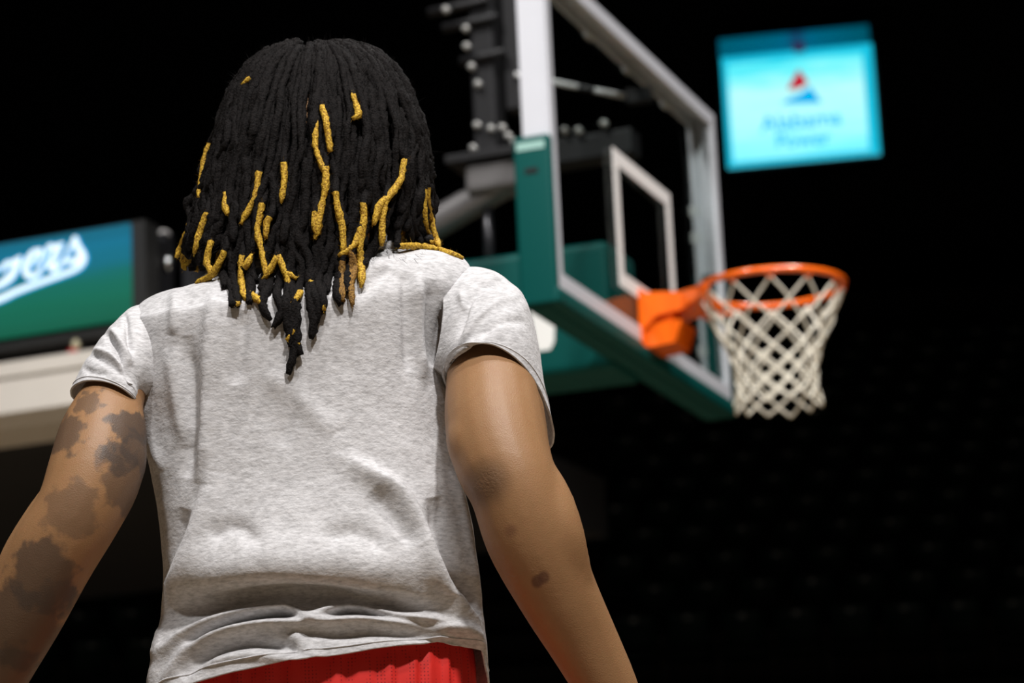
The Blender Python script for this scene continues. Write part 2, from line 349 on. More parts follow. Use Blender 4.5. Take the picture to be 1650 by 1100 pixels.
def glass_mat():
    m = bpy.data.materials.new('clear_backboard_glass'); m.use_nodes = True; nt = m.node_tree; nt.nodes.remove(nt.nodes['Principled BSDF'])
    t = nt.nodes.new('ShaderNodeBsdfTransparent'); t.inputs[0].default_value = (.93, .96, .95, 1)
    gl = nt.nodes.new('ShaderNodeBsdfGlossy'); gl.inputs['Roughness'].default_value = .04
    lw_ = nt.nodes.new('ShaderNodeLayerWeight'); lw_.inputs['Blend'].default_value = .5; pw = nt.nodes.new('ShaderNodeMath'); pw.operation = 'POWER'; pw.inputs[1].default_value = 5
    ad = nt.nodes.new('ShaderNodeMath'); ad.operation = 'MULTIPLY_ADD'; ad.inputs[1].default_value = .6; ad.inputs[2].default_value = .03; mx = nt.nodes.new('ShaderNodeMixShader')
    nt.links.new(lw_.outputs['Facing'], pw.inputs[0]); nt.links.new(pw.outputs[0], ad.inputs[0]); nt.links.new(ad.outputs[0], mx.inputs[0]); nt.links.new(t.outputs[0], mx.inputs[1]); nt.links.new(gl.outputs[0], mx.inputs[2])
    nt.links.new(mx.outputs[0], nt.nodes['Material Output'].inputs[0]); return m
HW, ZB, ZT = .915, 2.9, 3.967
G().box(-.012, 0, -HW+.02, HW-.02, ZB+.02, ZT-.02).obj('glass_pane', glass_mat(), goal)
fr = G().box(-.085, -.012, -HW, -HW+.006, ZB, ZT).box(-.085, -.012, HW-.006, HW, ZB, ZT).box(-.085, -.012, -HW, HW, ZB, ZB+.006).box(-.085, -.012, -HW, HW, ZT-.006, ZT).obj('frame', M_alu, goal)
fw = .05
for y0, y1, z0, z1 in ((-HW, -HW+fw, ZB, ZT), (HW-fw, HW, ZB, ZT), (-HW+fw, HW-fw, ZB, ZB+fw), (-HW+fw, HW-fw, ZT-fw, ZT)):
    G().box(-.012, .004, y0, y1, z0, z1, .002).obj('front_bar', M_alu, fr)
for y0, y1, z0, z1 in ((-HW+.006, -HW+.04, ZB+.006, ZT-.006), (HW-.04, HW-.006, ZB+.006, ZT-.006), (-HW+.04, HW-.04, ZB+.006, ZB+.04), (-HW+.04, HW-.04, ZT-.04, ZT-.006)):
    G().box(-.088, -.076, y0, y1, z0, z1).obj('rear_bar', M_alu, fr)
for y, z in ((-.62, ZT-.012), (-.2, ZT-.012), (.2, ZT-.012), (.62, ZT-.012), (HW-.012, 3.62), (HW-.012, 3.52), (HW-.012, 3.1)):
    G().box(-.1, -.074, y-.028, y+.028, z-.03, z+.008, .004).obj('clip', M_rod, fr)
g = G(); tz0, tz1, ty, lw = 3.045, 3.507, .305, .05
g.box(.0005, .0025, -ty, -ty+lw, tz0, tz1).box(.0005, .0025, ty-lw, ty, tz0, tz1).box(.0005, .0025, -ty+lw, ty-lw, tz1-lw, tz1).box(.0005, .0025, -ty+lw, ty-lw, tz0, tz0+lw)
g.obj('target_square', M_white, goal)
PT, PB = 3.375, 2.845
for s in (-1, 1):
    y0, y1 = sorted((s*(HW-.012), s*(HW+.022)))
    pd = G().box(-.112, .006, y0, y1, PB+.0, PT, .012).obj('side_pad', M_pad, goal, True)
    G().box(-.075, -.035, min(y0, y1)-.002 if s < 0 else y1-.002, min(y0, y1)+.004 if s < 0 else y1+.003, 3.255, 3.272).obj('slot', M_blk, pd)
    G().box(-.10, -.01, (y0-.0015 if s < 0 else y1-.001), (y0+.001 if s < 0 else y1+.0015), PT-.045, PT-.02).obj('pad_label', mat('pale_green_label', (.25, .42, .38), .5), pd)
G().box(-.112, .012, -HW-.02, HW+.02, PB, ZB-.002, .014).obj('bottom_pad', M_pad, goal, True)
G().box(-.085, -.03, -HW, HW, PB-.004, PB+.004).obj('pad_seam', M_pad, goal)
# rim and bracket
RX, RZ, RR = .415, 3.05, .2366
a = np.linspace(0, 2*PI, 64, endpoint=False)
rim = G().tube(np.stack([RX+RR*np.cos(a), RR*np.sin(a), np.full(64, RZ)], 1), .0112, 12, closed=True).obj('rim', M_or, goal, True)
g = G(); v = []
for (x, hy, z0, z1) in ((.0, .115, 2.93, 3.062), (.055, .10, 2.985, 3.062), (.13, .075, 3.0, 3.06), (.215, .13, 3.025, 3.056)): v += [(x, -hy, z0), (x, hy, z0), (x, hy, z1), (x, -hy, z1)]
f = [(0, 1, 2, 3), (12, 15, 14, 13)] + [(4*i+j, 4*i+4+j, 4*i+4+(j+1) % 4, 4*i+(j+1) % 4) for i in range(3) for j in range(4)]
g.add(v, f); g.obj('neck', M_or, rim)
G().box(.0, .012, -.12, .12, 2.885, 3.075, .003).obj('back_plate', M_or, rim)
G().box(.012, .10, -.068, .068, 2.965, 3.0).obj('recess', M_or, rim)
v = [(.01, -.085, 2.885), (.01, .085, 2.885), (.01, .085, 2.965), (.01, -.085, 2.965), (.105, -.08, 2.893), (.105, .08, 2.893), (.132, .08, 2.965), (.132, -.08, 2.965)]
mesh_obj('spring_housing', v, [(0,1,2,3), (4,7,6,5), (0,4,5,1), (1,5,6,2), (2,6,7,3), (3,7,4,0)], M_or, rim)
for s in (-1, 1):
    G().tube([(.16, s*.078, 3.0), (.26, s*.19, 3.035)], .008, 8).obj('brace', M_or, rim, True)
for k in range(12):
    t = 2*PI*(k+.5)/12; c0 = np.array([RX+RR*math.cos(t), RR*math.sin(t), RZ-.008]); td = np.array([-math.sin(t), math.cos(t), 0])
    aa = np.linspace(0, PI, 8)
    G().tube([c0 + td*.013*math.cos(q) - np.array([0, 0, .017*math.sin(q)]) for q in aa], .0028, 6).obj('hook', M_or, rim, True)
# net: 24 cords criss-crossing
net = empty('net', (RX, 0, RZ)); net.parent = goal
lev = [0, .068, .122, .167, .207, .244, .279, .313, .345, .376]
rad_ = [.232, .205, .178, .157, .143, .134, .129, .130, .136, .143]
def net_pt(ang, s):
    r = np.interp(s, lev, rad_); return np.array([r*math.cos(ang), r*math.sin(ang), -.02 - s])
for k in range(12):
    for sg in (-1, 1):
        pts = []
        for j in range(len(lev)):
            ang = 2*PI*(k+.5)/12 + sg*j*PI/12
            pts.append(net_pt(ang, lev[j]) + np.array([0, 0, (.006*math.sin(k*2.1+j) if j else 0)]))
        P = catmull(np.array(pts), 55)
        P = P*np.array([1, 1, 1]); P[:, :2] *= (1 + .012*sg*np.sin(np.linspace(0, 9*PI, 55)))[:, None]
        G().tube(P, .0046, 7).obj('cord', M_net, net, True)
# arm, strut, mast, base
G().box(-1.2, -.085, -.145, .145, 2.82, 3.25, .03).obj('padded_arm', M_pad, goal, True)
def gl(x, y, z): return np.array([x, y, z])
bm_ = G().tube([(-1.25, 0, 3.224), (-1.1, 0, 3.285), (-.44, 0, 3.555), (-.33, 0, 3.60)], .052, 16).obj('boom', M_gry, goal, True)
G().box(-.36, -.012, -.05, .05, 3.56, 3.65, .01).obj('boom_bracket', M_blk, goal)
G().tube([(-.55, 0, 3.2), (-.55, 0, 3.49)], .017, 10).obj('upright', M_post, goal, True)
G().box(-.60, -.39, -.075, .075, 3.50, 3.60, .02).obj('gusset', M_gry, goal)
G().box(-.66, -.36, -.10, .10, 3.605, 3.635, .006).obj('flange', M_blk, goal)
G().box(-.57, -.485, -.05, .05, 3.63, 4.75, .012).obj('post', M_blk, goal)
G().box(-.455, -.40, -.035, .035, 3.78, 4.6, .01).obj('post', M_blk, goal)
for x0, z, ln in ((-.71, 4.165, .22), (-.66, 4.10, .2), (-.60, 3.97, .16)):
    G().tube([(x0, -.06, z), (x0+ln, -.06, z+.01)], .016, 10).obj('clamp_bar', M_blk, goal, True)
for x, y, z in ((-.635, -.085, 4.155), (-.575, -.06, 4.085), (-.575, -.06, 4.02), (-.56, -.06, 3.945), (-.54, -.06, 3.88), (-.55, -.06, 3.735), (-.50, -.06, 3.715), (-.46, -.06, 3.712), (-.44, -.06, 3.68), (-.56, -.08, 3.65), (-.42, -.06, 3.655), (-.239, -.06, 3.668), (-.19, -.06, 3.66), (-.10, -.06, 3.67)):
    G().tube([(x, y-.012, z), (x, y+.012, z)], .0125, 10).obj('bolt', M_bolt, goal, True)
ra_, rb_ = np.array([-.41, -.05, 3.897]), np.array([-.085, .192, 3.835])
for t0_, t1_ in ((0, .54), (.686, 1)): G().tube([ra_ + (rb_-ra_)*t0_, ra_ + (rb_-ra_)*t1_], .010, 8).obj('tie_rod', M_rod, goal, True)
G().tube([ra_ + (rb_-ra_)*.5, ra_ + (rb_-ra_)*.72], .009, 8).obj('turnbuckle', M_blk, goal, True)
G().box(-.095, -.011, .17, .215, 3.81, 3.86, .004).obj('rod_mount', M_blk, goal)
G().box(-1.33, -1.05, -.14, .14, .55, 3.27, .03).obj('mast', M_pad, goal, True)
G().box(-3.0, -.95, -.5, .5, .0, .75, .05).obj('base', M_pad, goal, True)
# white mark on the arm pad (fragment of lettering)
y_ = -.1465
mk = [(-.30, 2.905), (-.345, 2.905), (-.36, 3.02), (-.372, 3.06), (-.36, 3.075), (-.343, 3.07), (-.338, 3.03), (-.318, 3.045), (-.298, 3.052), (-.285, 3.03), (-.28, 2.99), (-.285, 2.93)]
k = len(mk); v = [(x, y_, z) for x, z in mk] + [(x, y_+.003, z) for x, z in mk]
mesh_obj('pad_emblem', v, [tuple(range(k)), tuple(range(2*k-1, k-1, -1))] + [(i, k+i, k+(i+1) % k, (i+1) % k) for i in range(k)], M_white, goal)

# ------------------------------------------------------------------ the person
YC = 3.30
base = np.array([W(500, 800, YC)[0], YC, 0.0])
person = empty('person', tuple(base)); tag(person, 'person seen from behind in grey t-shirt with black and gold dreadlocks', 'person')

def skin_mat():
    m = bpy.data.materials.new('brown_skin'); m.use_nodes = True; nt = m.node_tree; b = nt.nodes['Principled BSDF']
    b.inputs['Roughness'].default_value = .46; b.inputs['Specular IOR Level'].default_value = .27
    b.inputs['Subsurface Weight'].default_value = .06; b.inputs['Subsurface Radius'].default_value = (.02, .008, .004)
    tc = nt.nodes.new('ShaderNodeTexCoord'); lk = nt.links.new
    def nz(scale, detail=4, vec=None):
        n = nt.nodes.new('ShaderNodeTexNoise'); n.inputs['Scale'].default_value = scale; n.inputs['Detail'].default_value = detail
        lk(vec or tc.outputs['Object'], n.inputs['Vector']); return n
    def mix(fac, a, c2, mode='MIX'):
        x = nt.nodes.new('ShaderNodeMix'); x.data_type = 'RGBA'; x.blend_type = mode
        lk(fac, x.inputs[0])
        if isinstance(a, tuple): x.inputs[6].default_value = (*a, 1)
        else: lk(a, x.inputs[6])
        if isinstance(c2, tuple): x.inputs[7].default_value = (*c2, 1)
        else: lk(c2, x.inputs[7])
        return x.outputs[2]
    def ramp(src, p0_, p1_):
        r = nt.nodes.new('ShaderNodeMapRange'); r.inputs[1].default_value = p0_; r.inputs[2].default_value = p1_; r.interpolation_type = 'SMOOTHSTEP'; lk(src, r.inputs[0]); return r.outputs[0]
    warp = nz(48, 4); wv = nt.nodes.new('ShaderNodeVectorMath'); wv.operation = 'MULTIPLY_ADD'; lk(warp.outputs['Color'], wv.inputs[0])
    wv.inputs[1].default_value = (.05, .05, .05); lk(tc.outputs['Object'], wv.inputs[2])
    def blob(P, r_in, r_out, warped=True):               # 1 inside, 0 outside
        s = nt.nodes.new('ShaderNodeVectorMath'); s.operation = 'DISTANCE'; fl_ = nt.nodes.new('ShaderNodeVectorMath'); fl_.operation = 'MULTIPLY'; fl_.inputs[1].default_value = (1, .22, 1)
        lk(wv.outputs[0] if warped else tc.outputs['Object'], fl_.inputs[0]); lk(fl_.outputs[0], s.inputs[0]); q = (P - base + (np.array([.025]*3) if warped else 0))*np.array([1, .22, 1])
        s.inputs[1].default_value = tuple(q); return ramp(s.outputs['Value'], r_out, r_in)
    colr = mix(nz(9, 5).outputs['Fac'], (.235, .122, .054), (.325, .180, .085))
    colr = mix(ramp(nz(120, 2).outputs['Fac'], .35, .75), colr, (.28, .146, .068))
    # elbow, scar and bruise on the right arm
    m_ = nt.nodes.new('ShaderNodeMath'); m_.operation = 'MULTIPLY'; m_.inputs[1].default_value = .6; lk(blob(W(784, 782, 3.14), .010, .036, False), m_.inputs[0]); colr = mix(m_.outputs[0], colr, (.06, .036, .024))
    m_ = nt.nodes.new('ShaderNodeMath'); m_.operation = 'MULTIPLY'; m_.inputs[1].default_value = .8; lk(blob(W(876, 931, 3.15), .004, .0085, False), m_.inputs[0]); colr = mix(m_.outputs[0], colr, (.10, .04, .022))
    m_ = nt.nodes.new('ShaderNodeMath'); m_.operation = 'MULTIPLY'; m_.inputs[1].default_value = .8; lk(blob(W(866, 937, 3.15), .004, .0085, False), m_.inputs[0]); colr = mix(m_.outputs[0], colr, (.10, .04, .022))
    m_ = nt.nodes.new('ShaderNodeMath'); m_.operation = 'MULTIPLY'; m_.inputs[1].default_value = .5; lk(blob(W(824, 858, 3.14), .003, .010, False), m_.inputs[0]); colr = mix(m_.outputs[0], colr, (.14, .06, .035))
    # tattoos on the left arm
    for (x, y, r, s) in ((210, 682, .020, .85), (196, 738, .018, .8), (232, 722, .026, .85), (143, 642, .015, .6), (106, 700, .026, .7), (175, 745, .014, .6), (120, 830, .030, .45), (205, 790, .026, .6), (70, 930, .040, .75), (28, 1010, .045, .75), (100, 960, .02, .5), (10, 1090, .04, .7)):
        m_ = nt.nodes.new('ShaderNodeMath'); m_.operation = 'MULTIPLY'; m_.inputs[1].default_value = s
        lk(blob(W(x, y, 3.16), r*.8, r*1.0 + .003), m_.inputs[0]); colr = mix(m_.outputs[0], colr, (.062, .045, .036))
    lk(colr, b.inputs['Base Color'])
    bp1 = nt.nodes.new('ShaderNodeBump'); bp1.inputs['Strength'].default_value = .18; bp1.inputs['Distance'].default_value = .001
    vo = nt.nodes.new('ShaderNodeTexVoronoi'); vo.inputs['Scale'].default_value = 700; lk(tc.outputs['Object'], vo.inputs['Vector']); lk(vo.outputs['Distance'], bp1.inputs['Height'])
    bp2 = nt.nodes.new('ShaderNodeBump'); bp2.inputs['Distance'].default_value = .004
    we = nz(300, 2); mm = nt.nodes.new('ShaderNodeMath'); mm.operation = 'MULTIPLY'; lk(blob(W(787, 780, 3.14), .002, .022, False), mm.inputs[0]); lk(we.outputs['Fac'], mm.inputs[1])
    bp2.inputs['Strength'].default_value = .4; lk(mm.outputs[0], bp2.inputs['Height']); lk(bp1.outputs[0], bp2.inputs['Normal']); lk(bp2.outputs[0], b.inputs['Normal'])
    return m
M_skin = skin_mat()

# tables of the shirt outline in the photograph
XL = ([490, 560, 640, 700, 760, 850, 950, 1000, 1030, 1060, 1100, 1150, 1200], [208, 212, 217, 232, 243, 258, 268, 268, 262, 245, 228, 222, 222])
XR = ([430, 500, 550, 610, 700, 760, 850, 950, 1000, 1060, 1100, 1150, 1200], [757, 742, 730, 722, 730, 742, 762, 775, 780, 787, 790, 790, 790])
DB = ([430, 480, 540, 600, 700, 800, 900, 940, 975, 1000, 1050, 1100, 1150], [.105, .117, .123, .122, .119, .123, .136, .141, .117, .114, .117, .121, .12])
NU, NV = 400, 380
uu = np.linspace(0, 2*PI, NU, endpoint=False); cu_, su_ = np.cos(uu), np.sin(uu)
def sup(c, s, n): return np.sign(c)*np.abs(c)**(2/n), np.sign(s)*np.abs(s)**(2/n)
sc_, ss_ = sup(cu_, su_, 2.35)
def row(py, inset=0, front=.115):
    pl_, pr_ = W(np.interp(py+12, *XL), py+12, YC), W(np.interp(py-12, *XR), py-12, YC)
    cx, aw = (pl_[0]+pr_[0])/2, (pr_[0]-pl_[0])/2 - inset
    z = W(500, py, YC)[2]; db = np.interp(py, *DB) - inset
    Y = np.where(ss_ < 0, YC + ss_*db, YC + ss_*(front-inset))
    return np.stack([cx + sc_*aw, Y, np.full(NU, z)], 1)
def ring4(right, back, left, front, n2=2.2):
    c = (right+back+left+front)/4*0 + (right+left)/2
    c2, s2 = sup(cu_, su_, n2); out = c + np.where(c2 > 0, c2, 0)[:, None]*(right-c) + np.where(c2 < 0, -c2, 0)[:, None]*(left-c)
    return out + np.where(s2 < 0, -s2, 0)[:, None]*(back-c)*np.array([0, 1, 1]) + np.where(s2 > 0, s2, 0)[:, None]*(front-c)*np.array([0, 1, 1])
rows = []
h0 = row(1095)
hpx = np.interp(np.degrees(uu), [0, 45, 90, 180, 225, 250, 270, 290, 315, 340, 360], [1112, 1120, 1120, 1150, 1118, 1098, 1086, 1072, 1058, 1072, 1112])
h0[:, 2] += np.array([W(500, y, YC)[2] for y in hpx]) - h0[0, 2]
rows.append(h0)
h1 = row(1060); h1[:, 2] += (h0[:, 2] - W(500, 1095, YC)[2])*.45; rows.append(h1)
rows += [row(y) for y in (1020, 985, 950, 915, 880, 840, 800, 760, 720, 680, 640, 600, 560, 520)]
tipL, tipR = W(203, 488, YC), W(772, 428, YC)
rows.append(ring4(tipR + (-.004, 0, -.02), W(490, 478, YC-.113), tipL + (.002, 0, -.02), W(490, 478, YC+.105), 2.2))
rows.append(ring4(W(748, 411, YC), W(490, 446, YC-.096), W(236, 474, YC), W(490, 455, YC+.09), 2.1))
rows.append(ring4(W(705, 402, YC), W(490, 430, YC-.080), W(285, 464, YC), W(490, 450, YC+.085), 2.0))
rows.append(ring4(W(655, 402, YC), W(490, 421, YC-.066), W(322, 456, YC), W(490, 452, YC+.08), 2.0))
neck_ring = ring4(W(645, 401, YC), W(490, 418, YC-.058), W(332, 454, YC), W(490, 454, YC+.075), 2.0)
rows.append(neck_ring)
SH = catmull(np.array(rows), NV)                    # (NV, NU, 3)
wt_ = np.clip((np.arange(NV)/NV - .62)/.1, 0, 1)*np.clip((NV-1-np.arange(NV))/6, 0, 1)
for _ in range(160):                                # ease the shoulder line
    SH[1:-1] += (wt_[1:-1, None, None]*.5)*((SH[:-2]+SH[2:])/2 - SH[1:-1])

def seg_dist(X, Y, pts):
    """distance, signed side and parameter to a polyline in photograph pixels"""
    best = np.full(X.shape, 1e9); side = np.zeros(X.shape); par = np.zeros(X.shape); tot = 0; Ls = [math.dist(a, b) for a, b in zip(pts, pts[1:])]; S_ = sum(Ls)
    for (a, b), l in zip(zip(pts, pts[1:]), Ls):
        dx, dy = b[0]-a[0], b[1]-a[1]; t = np.clip(((X-a[0])*dx + (Y-a[1])*dy)/(l*l), 0, 1)
        d = np.hypot(X-a[0]-t*dx, Y-a[1]-t*dy); s = np.sign((X-a[0])*dy - (Y-a[1])*dx); m_ = d < best
        best = np.where(m_, d, best); side = np.where(m_, s, side); par = np.where(m_, (tot + t*l)/S_, par); tot += l
    return best, side, par
def smooth_poly(pts, n=24):
    P = catmull(np.array(pts, float), n); return [tuple(p) for p in P]
def apply_folds(V, folds, wr_amp, closed=True, seed=0):
    """push the cloth along its normals: ridges (+) and creases (-) along lines, plus fine wrinkles"""
    du = np.roll(V, -1, 1) - np.roll(V, 1, 1); dv = np.gradient(V, axis=0)
    N = np.cross(du, dv); N /= np.linalg.norm(N, axis=2)[..., None] + 1e-12
    X, Y, _ = proj(V); facing = np.clip(-N[..., 1]*1.6 + .1, 0, 1)
    D = np.zeros(X.shape)
    for pts, w_neg, w_pos, amp in folds:
        d, s, t = seg_dist(X, Y, smooth_poly(pts) if len(pts) > 2 else pts)
        wd = np.where(s > 0, w_pos, w_neg); fade = np.clip(np.minimum(t, 1-t)/.18, 0, 1)**.7*.85 + .15
        D += amp*np.exp(-(d/wd)**2)*fade
    D *= facing
    flat = V.reshape(-1, 3); wn = np.empty(len(flat))
    for i, p in enumerate(flat):
        wn[i] = (noise.noise(Vector((p[0]*13+seed, p[1]*13, p[2]*9)))*1.0 + noise.noise(Vector((p[0]*34+p[2]*10, p[1]*34+seed, p[2]*26)))*.45 + noise.noise(Vector((p[0]*80, p[1]*80, p[2]*80+seed)))*.13)
    D += wn.reshape(D.shape)*wr_amp
    return V + N*D[..., None]
folds = [
 # the blouse over the waist, then rolled folds above the hem   (pts, width one side, width other side, height m)
 ([(262, 930), (340, 925), (430, 915), (520, 920), (610, 935), (690, 955), (740, 985)], 22, 46, .012),
 ([(290, 985), (360, 968), (440, 956), (510, 955), (580, 962), (640, 972), (700, 985)], 20, 13, -.013),
 ([(350, 975), (440, 962), (510, 961), (580, 967), (660, 980)], 9, 7, -.008),
 ([(262, 1055), (310, 1018), (360, 993), (420, 978), (460, 974), (485, 990), (505, 996)], 9, 9, .013),
 ([(490, 998), (520, 984), (555, 973), (590, 975), (640, 990), (700, 997)], 9, 9, .012),
 ([(300, 1040), (350, 1010), (410, 993), (470, 990), (490, 1003)], 7, 8, -.012),
 ([(520, 992), (570, 985), (620, 993), (690, 1005), (730, 1005)], 7, 7, -.011),
 ([(262, 1100), (300, 1052), (350, 1022), (420, 1005), (500, 1003), (580, 998), (650, 1002), (720, 1008), (765, 1035), (785, 1065)], 9, 10, .013),
 ([(290, 1090), (340, 1052), (400, 1035), (460, 1042), (480, 1050)], 10, 14, -.013),
 ([(490, 1015), (540, 1022), (600, 1018), (660, 1022), (720, 1030)], 9, 12, -.008),
 ([(470, 1020), (490, 1045), (520, 1065)], 10, 12, .006),
 ([(310, 1075), (380, 1056), (450, 1060), (520, 1072)], 10, 10, .006),
 ([(690, 1035), (740, 1035), (770, 1060)], 8, 8, -.008),
 # left flank: long diagonal edge to the hem
 ([(345, 760), (325, 830), (300, 900), (275, 965), (245, 1050), (228, 1100)], 14, 22, .009),
 ([(300, 820), (280, 880), (265, 940)], 12, 12, -.008),
 ([(255, 1010), (240, 1060)], 14, 14, .008),
 # left back vertical folds
 ([(345, 470), (338, 530), (334, 600), (330, 690), (322, 780)], 12, 26, 0.0094),
 ([(300, 540), (305, 610), (308, 690), (300, 770)], 14, 14, -0.0094),
 ([(272, 560), (285, 640), (300, 720)], 12, 18, 0.0058),
 ([(283, 470), (280, 540)], 9, 9, 0.0051),
 ([(395, 500), (385, 560), (378, 620)], 14, 14, -0.0051),
 # right back
 ([(652, 440), (655, 500), (660, 600)], 9, 14, -0.0065),
 ([(697, 450), (694, 520), (700, 590)], 12, 17, -0.0080),
 ([(722, 500), (716, 540), (712, 590)], 9, 9, -0.0087),
 ([(675, 440), (677, 520), (682, 610)], 10, 10, 0.0058),
 ([(640, 425), (600, 450), (560, 480)], 8, 12, -0.0058),
 ([(555, 430), (610, 425), (660, 440)], 12, 16, 0.0043),
 # right lower: diagonal edge down to the hip
 ([(560, 740), (610, 770), (650, 800), (680, 860), (705, 920), (745, 985), (785, 1045)], 20, 12, 0.0145),
 ([(700, 800), (712, 860), (730, 920), (765, 990)], 14, 12, -0.0159),
 ([(725, 760), (748, 830), (762, 920), (775, 1010)], 7, 7, 0.0087),
 ([(600, 790), (640, 835), (668, 880)], 14, 14, -0.0087),
 ([(520, 870), (570, 860), (620, 880)], 16, 16, -0.0058),
 ([(430, 600), (480, 640), (540, 700)], 18, 18, 0.0043),
 ([(470, 590), (468, 660), (455, 720)], 10, 10, -0.0041),
 ([(340, 870), (380, 850), (420, 880)], 14, 14, -0.0051),
 ([(230, 640), (240, 700), (262, 760)], 10, 10, 0.0058),
]
SH = apply_folds(SH, folds, .0022, seed=3.3)
def grid_faces(nv, nu): return [(i*nu+j, i*nu+(j+1) % nu, (i+1)*nu+(j+1) % nu, (i+1)*nu+j) for i in range(nv-1) for j in range(nu)]
def shirt_mat():
    m = bpy.data.materials.new('heather_grey_jersey'); m.use_nodes = True; nt = m.node_tree; b = nt.nodes['Principled BSDF']; lk = nt.links.new
    b.inputs['Roughness'].default_value = .9; b.inputs['Specular IOR Level'].default_value = .15; b.inputs['Sheen Weight'].default_value = .12
    tc = nt.nodes.new('ShaderNodeTexCoord')
    def nz(sc, det, scale):
        mp = nt.nodes.new('ShaderNodeMapping'); mp.inputs['Scale'].default_value = sc; lk(tc.outputs['Object'], mp.inputs[0])
        n = nt.nodes.new('ShaderNodeTexNoise'); n.inputs['Scale'].default_value = scale; n.inputs['Detail'].default_value = det; n.inputs['Roughness'].default_value = .65; lk(mp.outputs[0], n.inputs['Vector']); return n.outputs['Fac']
    r = nt.nodes.new('ShaderNodeValToRGB'); e = r.color_ramp.elements
    e[0].position = .30; e[0].color = (.36, .352, .355, 1); e[1].position = .58; e[1].color = (.585, .575, .58, 1); q = e.new(.78); q.color = (.66, .65, .655, 1)
    lk(nz((.35, .35, 1.2), 5, 330), r.inputs[0])
    r2 = nt.nodes.new('ShaderNodeValToRGB'); r2.color_ramp.elements[0].position = .25; r2.color_ramp.elements[0].color = (.86, .855, .85, 1); r2.color_ramp.elements[1].position = .6; r2.color_ramp.elements[1].color = (1, 1, 1, 1)
    lk(nz((.5, .5, 1.4), 4, 70), r2.inputs[0])
    mx = nt.nodes.new('ShaderNodeMix'); mx.data_type = 'RGBA'; mx.blend_type = 'MULTIPLY'; mx.inputs[0].default_value = 1
    lk(r.outputs[0], mx.inputs[6]); lk(r2.outputs[0], mx.inputs[7]); lk(mx.outputs[2], b.inputs['Base Color'])
    bp = nt.nodes.new('ShaderNodeBump'); bp.inputs['Strength'].default_value = .35; bp.inputs['Distance'].default_value = .0012
    lk(nz((.6, .6, 1), 3, 420), bp.inputs['Height'])
    bq = nt.nodes.new('ShaderNodeBump'); bq.inputs['Strength'].default_value = .30; bq.inputs['Distance'].default_value = .004
    lk(nz((.8, .8, 1), 3, 85), bq.inputs['Height']); lk(bp.outputs[0], bq.inputs['Normal']); lk(bq.outputs[0], b.inputs['Normal'])
    return m
M_shirt = shirt_mat()
shirt = mesh_obj('t_shirt', SH.reshape(-1, 3), grid_faces(NV, NU), M_shirt, person, True, base)
def solid(o, th):
    s = o.modifiers.new('thickness', 'SOLIDIFY'); s.thickness = th; s.offset = -1; s.use_even_offset = False
solid(shirt, .0022)
# collar band
cb = G().tube(neck_ring[::5] + np.array([0, 0, .002]), .0065, 8, closed=True).obj('collar', M_shirt, shirt, True, base)
G().tube(neck_ring[::5]*np.array([1, 1, 1]) + np.array([0, .006, -.006]), .006, 8, closed=True).obj('neck_tape', mat('black_neck_tape', (.012, .012, .014), .8), shirt, True, base)
# hem stitching
hem = SH[9]; G().tube(hem[::3] + np.array([0, -.0006, 0]), .0009, 5, closed=True).obj('hem_stitch', M_shirt, shirt, True, base)

def sleeve(meridians, folds_, seed):
    """four lines shoulder->cuff: outer, back, inner, front; each (px, py, Y)"""
    n_t, n_u = 110, 170; th = np.linspace(0, 2*PI, n_u, endpoint=False)
    C = [catmull(np.array([W(*q) for q in m_]), n_t) for m_ in meridians]
    c = (C[0]+C[1]+C[2]+C[3])/4; e = (C[0]-C[2])/2; f_ = (C[1]-C[3])/2; h_ = (C[0]+C[2]-C[1]-C[3])/4
    V = c[:, None] + e[:, None]*np.cos(th)[None, :, None] + f_[:, None]*np.sin(th)[None, :, None] + h_[:, None]*np.cos(2*th)[None, :, None]
    du = np.roll(V, -1, 1) - np.roll(V, 1, 1); N = np.cross(du, np.gradient(V, axis=0)); cen = V.mean(axis=1, keepdims=True)
    if (N*(V-cen)).sum() < 0: V = V[:, ::-1]
    V = apply_folds(V, folds_, .0016, seed=seed)
    o = mesh_obj('sleeve', V.reshape(-1, 3), grid_faces(n_t, n_u), M_shirt, shirt, True, base); solid(o, .0022)
    G().tube(V[-9][::2], .0009, 5, closed=True).obj('hem_stitch', M_shirt, shirt, True, base)
    return o
sleeve([[(715, 440, 3.30), (760, 430, 3.30), (798, 438, 3.30), (833, 466, 3.29), (855, 505, 3.28), (868, 560, 3.268), (877, 615, 3.262), (893, 690, 3.268)],
        [(712, 525, 3.225), (735, 522, 3.205), (755, 523, 3.192), (770, 527, 3.186), (782, 533, 3.176), (790, 541, 3.173), (796, 549, 3.172), (801, 557, 3.171)],
        [(700, 600, 3.28), (716, 608, 3.275), (720, 609, 3.27), (719, 609, 3.26), (718, 609, 3.255), (717, 609, 3.25), (716, 610, 3.245), (716, 611, 3.24)],
        [(735, 520, 3.39), (750, 530, 3.405), (765, 550, 3.41), (780, 580, 3.41), (795, 610, 3.41), (808, 645, 3.405), (818, 680, 3.39), (826, 716, 3.37)]],
       [([(738, 545), (752, 500), (775, 470), (805, 455), (832, 462)], 5, 7, -.006), ([(745, 560), (765, 520), (800, 490), (835, 478)], 6, 9, .004), ([(738, 575), (765, 540), (800, 520)], 5, 6, -.004),
        ([(770, 545), (810, 518), (850, 520)], 6, 8, -.003), ([(755, 505), (768, 478), (790, 462)], 4, 5, .003), ([(822, 456), (838, 475), (852, 500)], 5, 5, .003), ([(742, 470), (750, 500)], 6, 6, .003)], 11.)
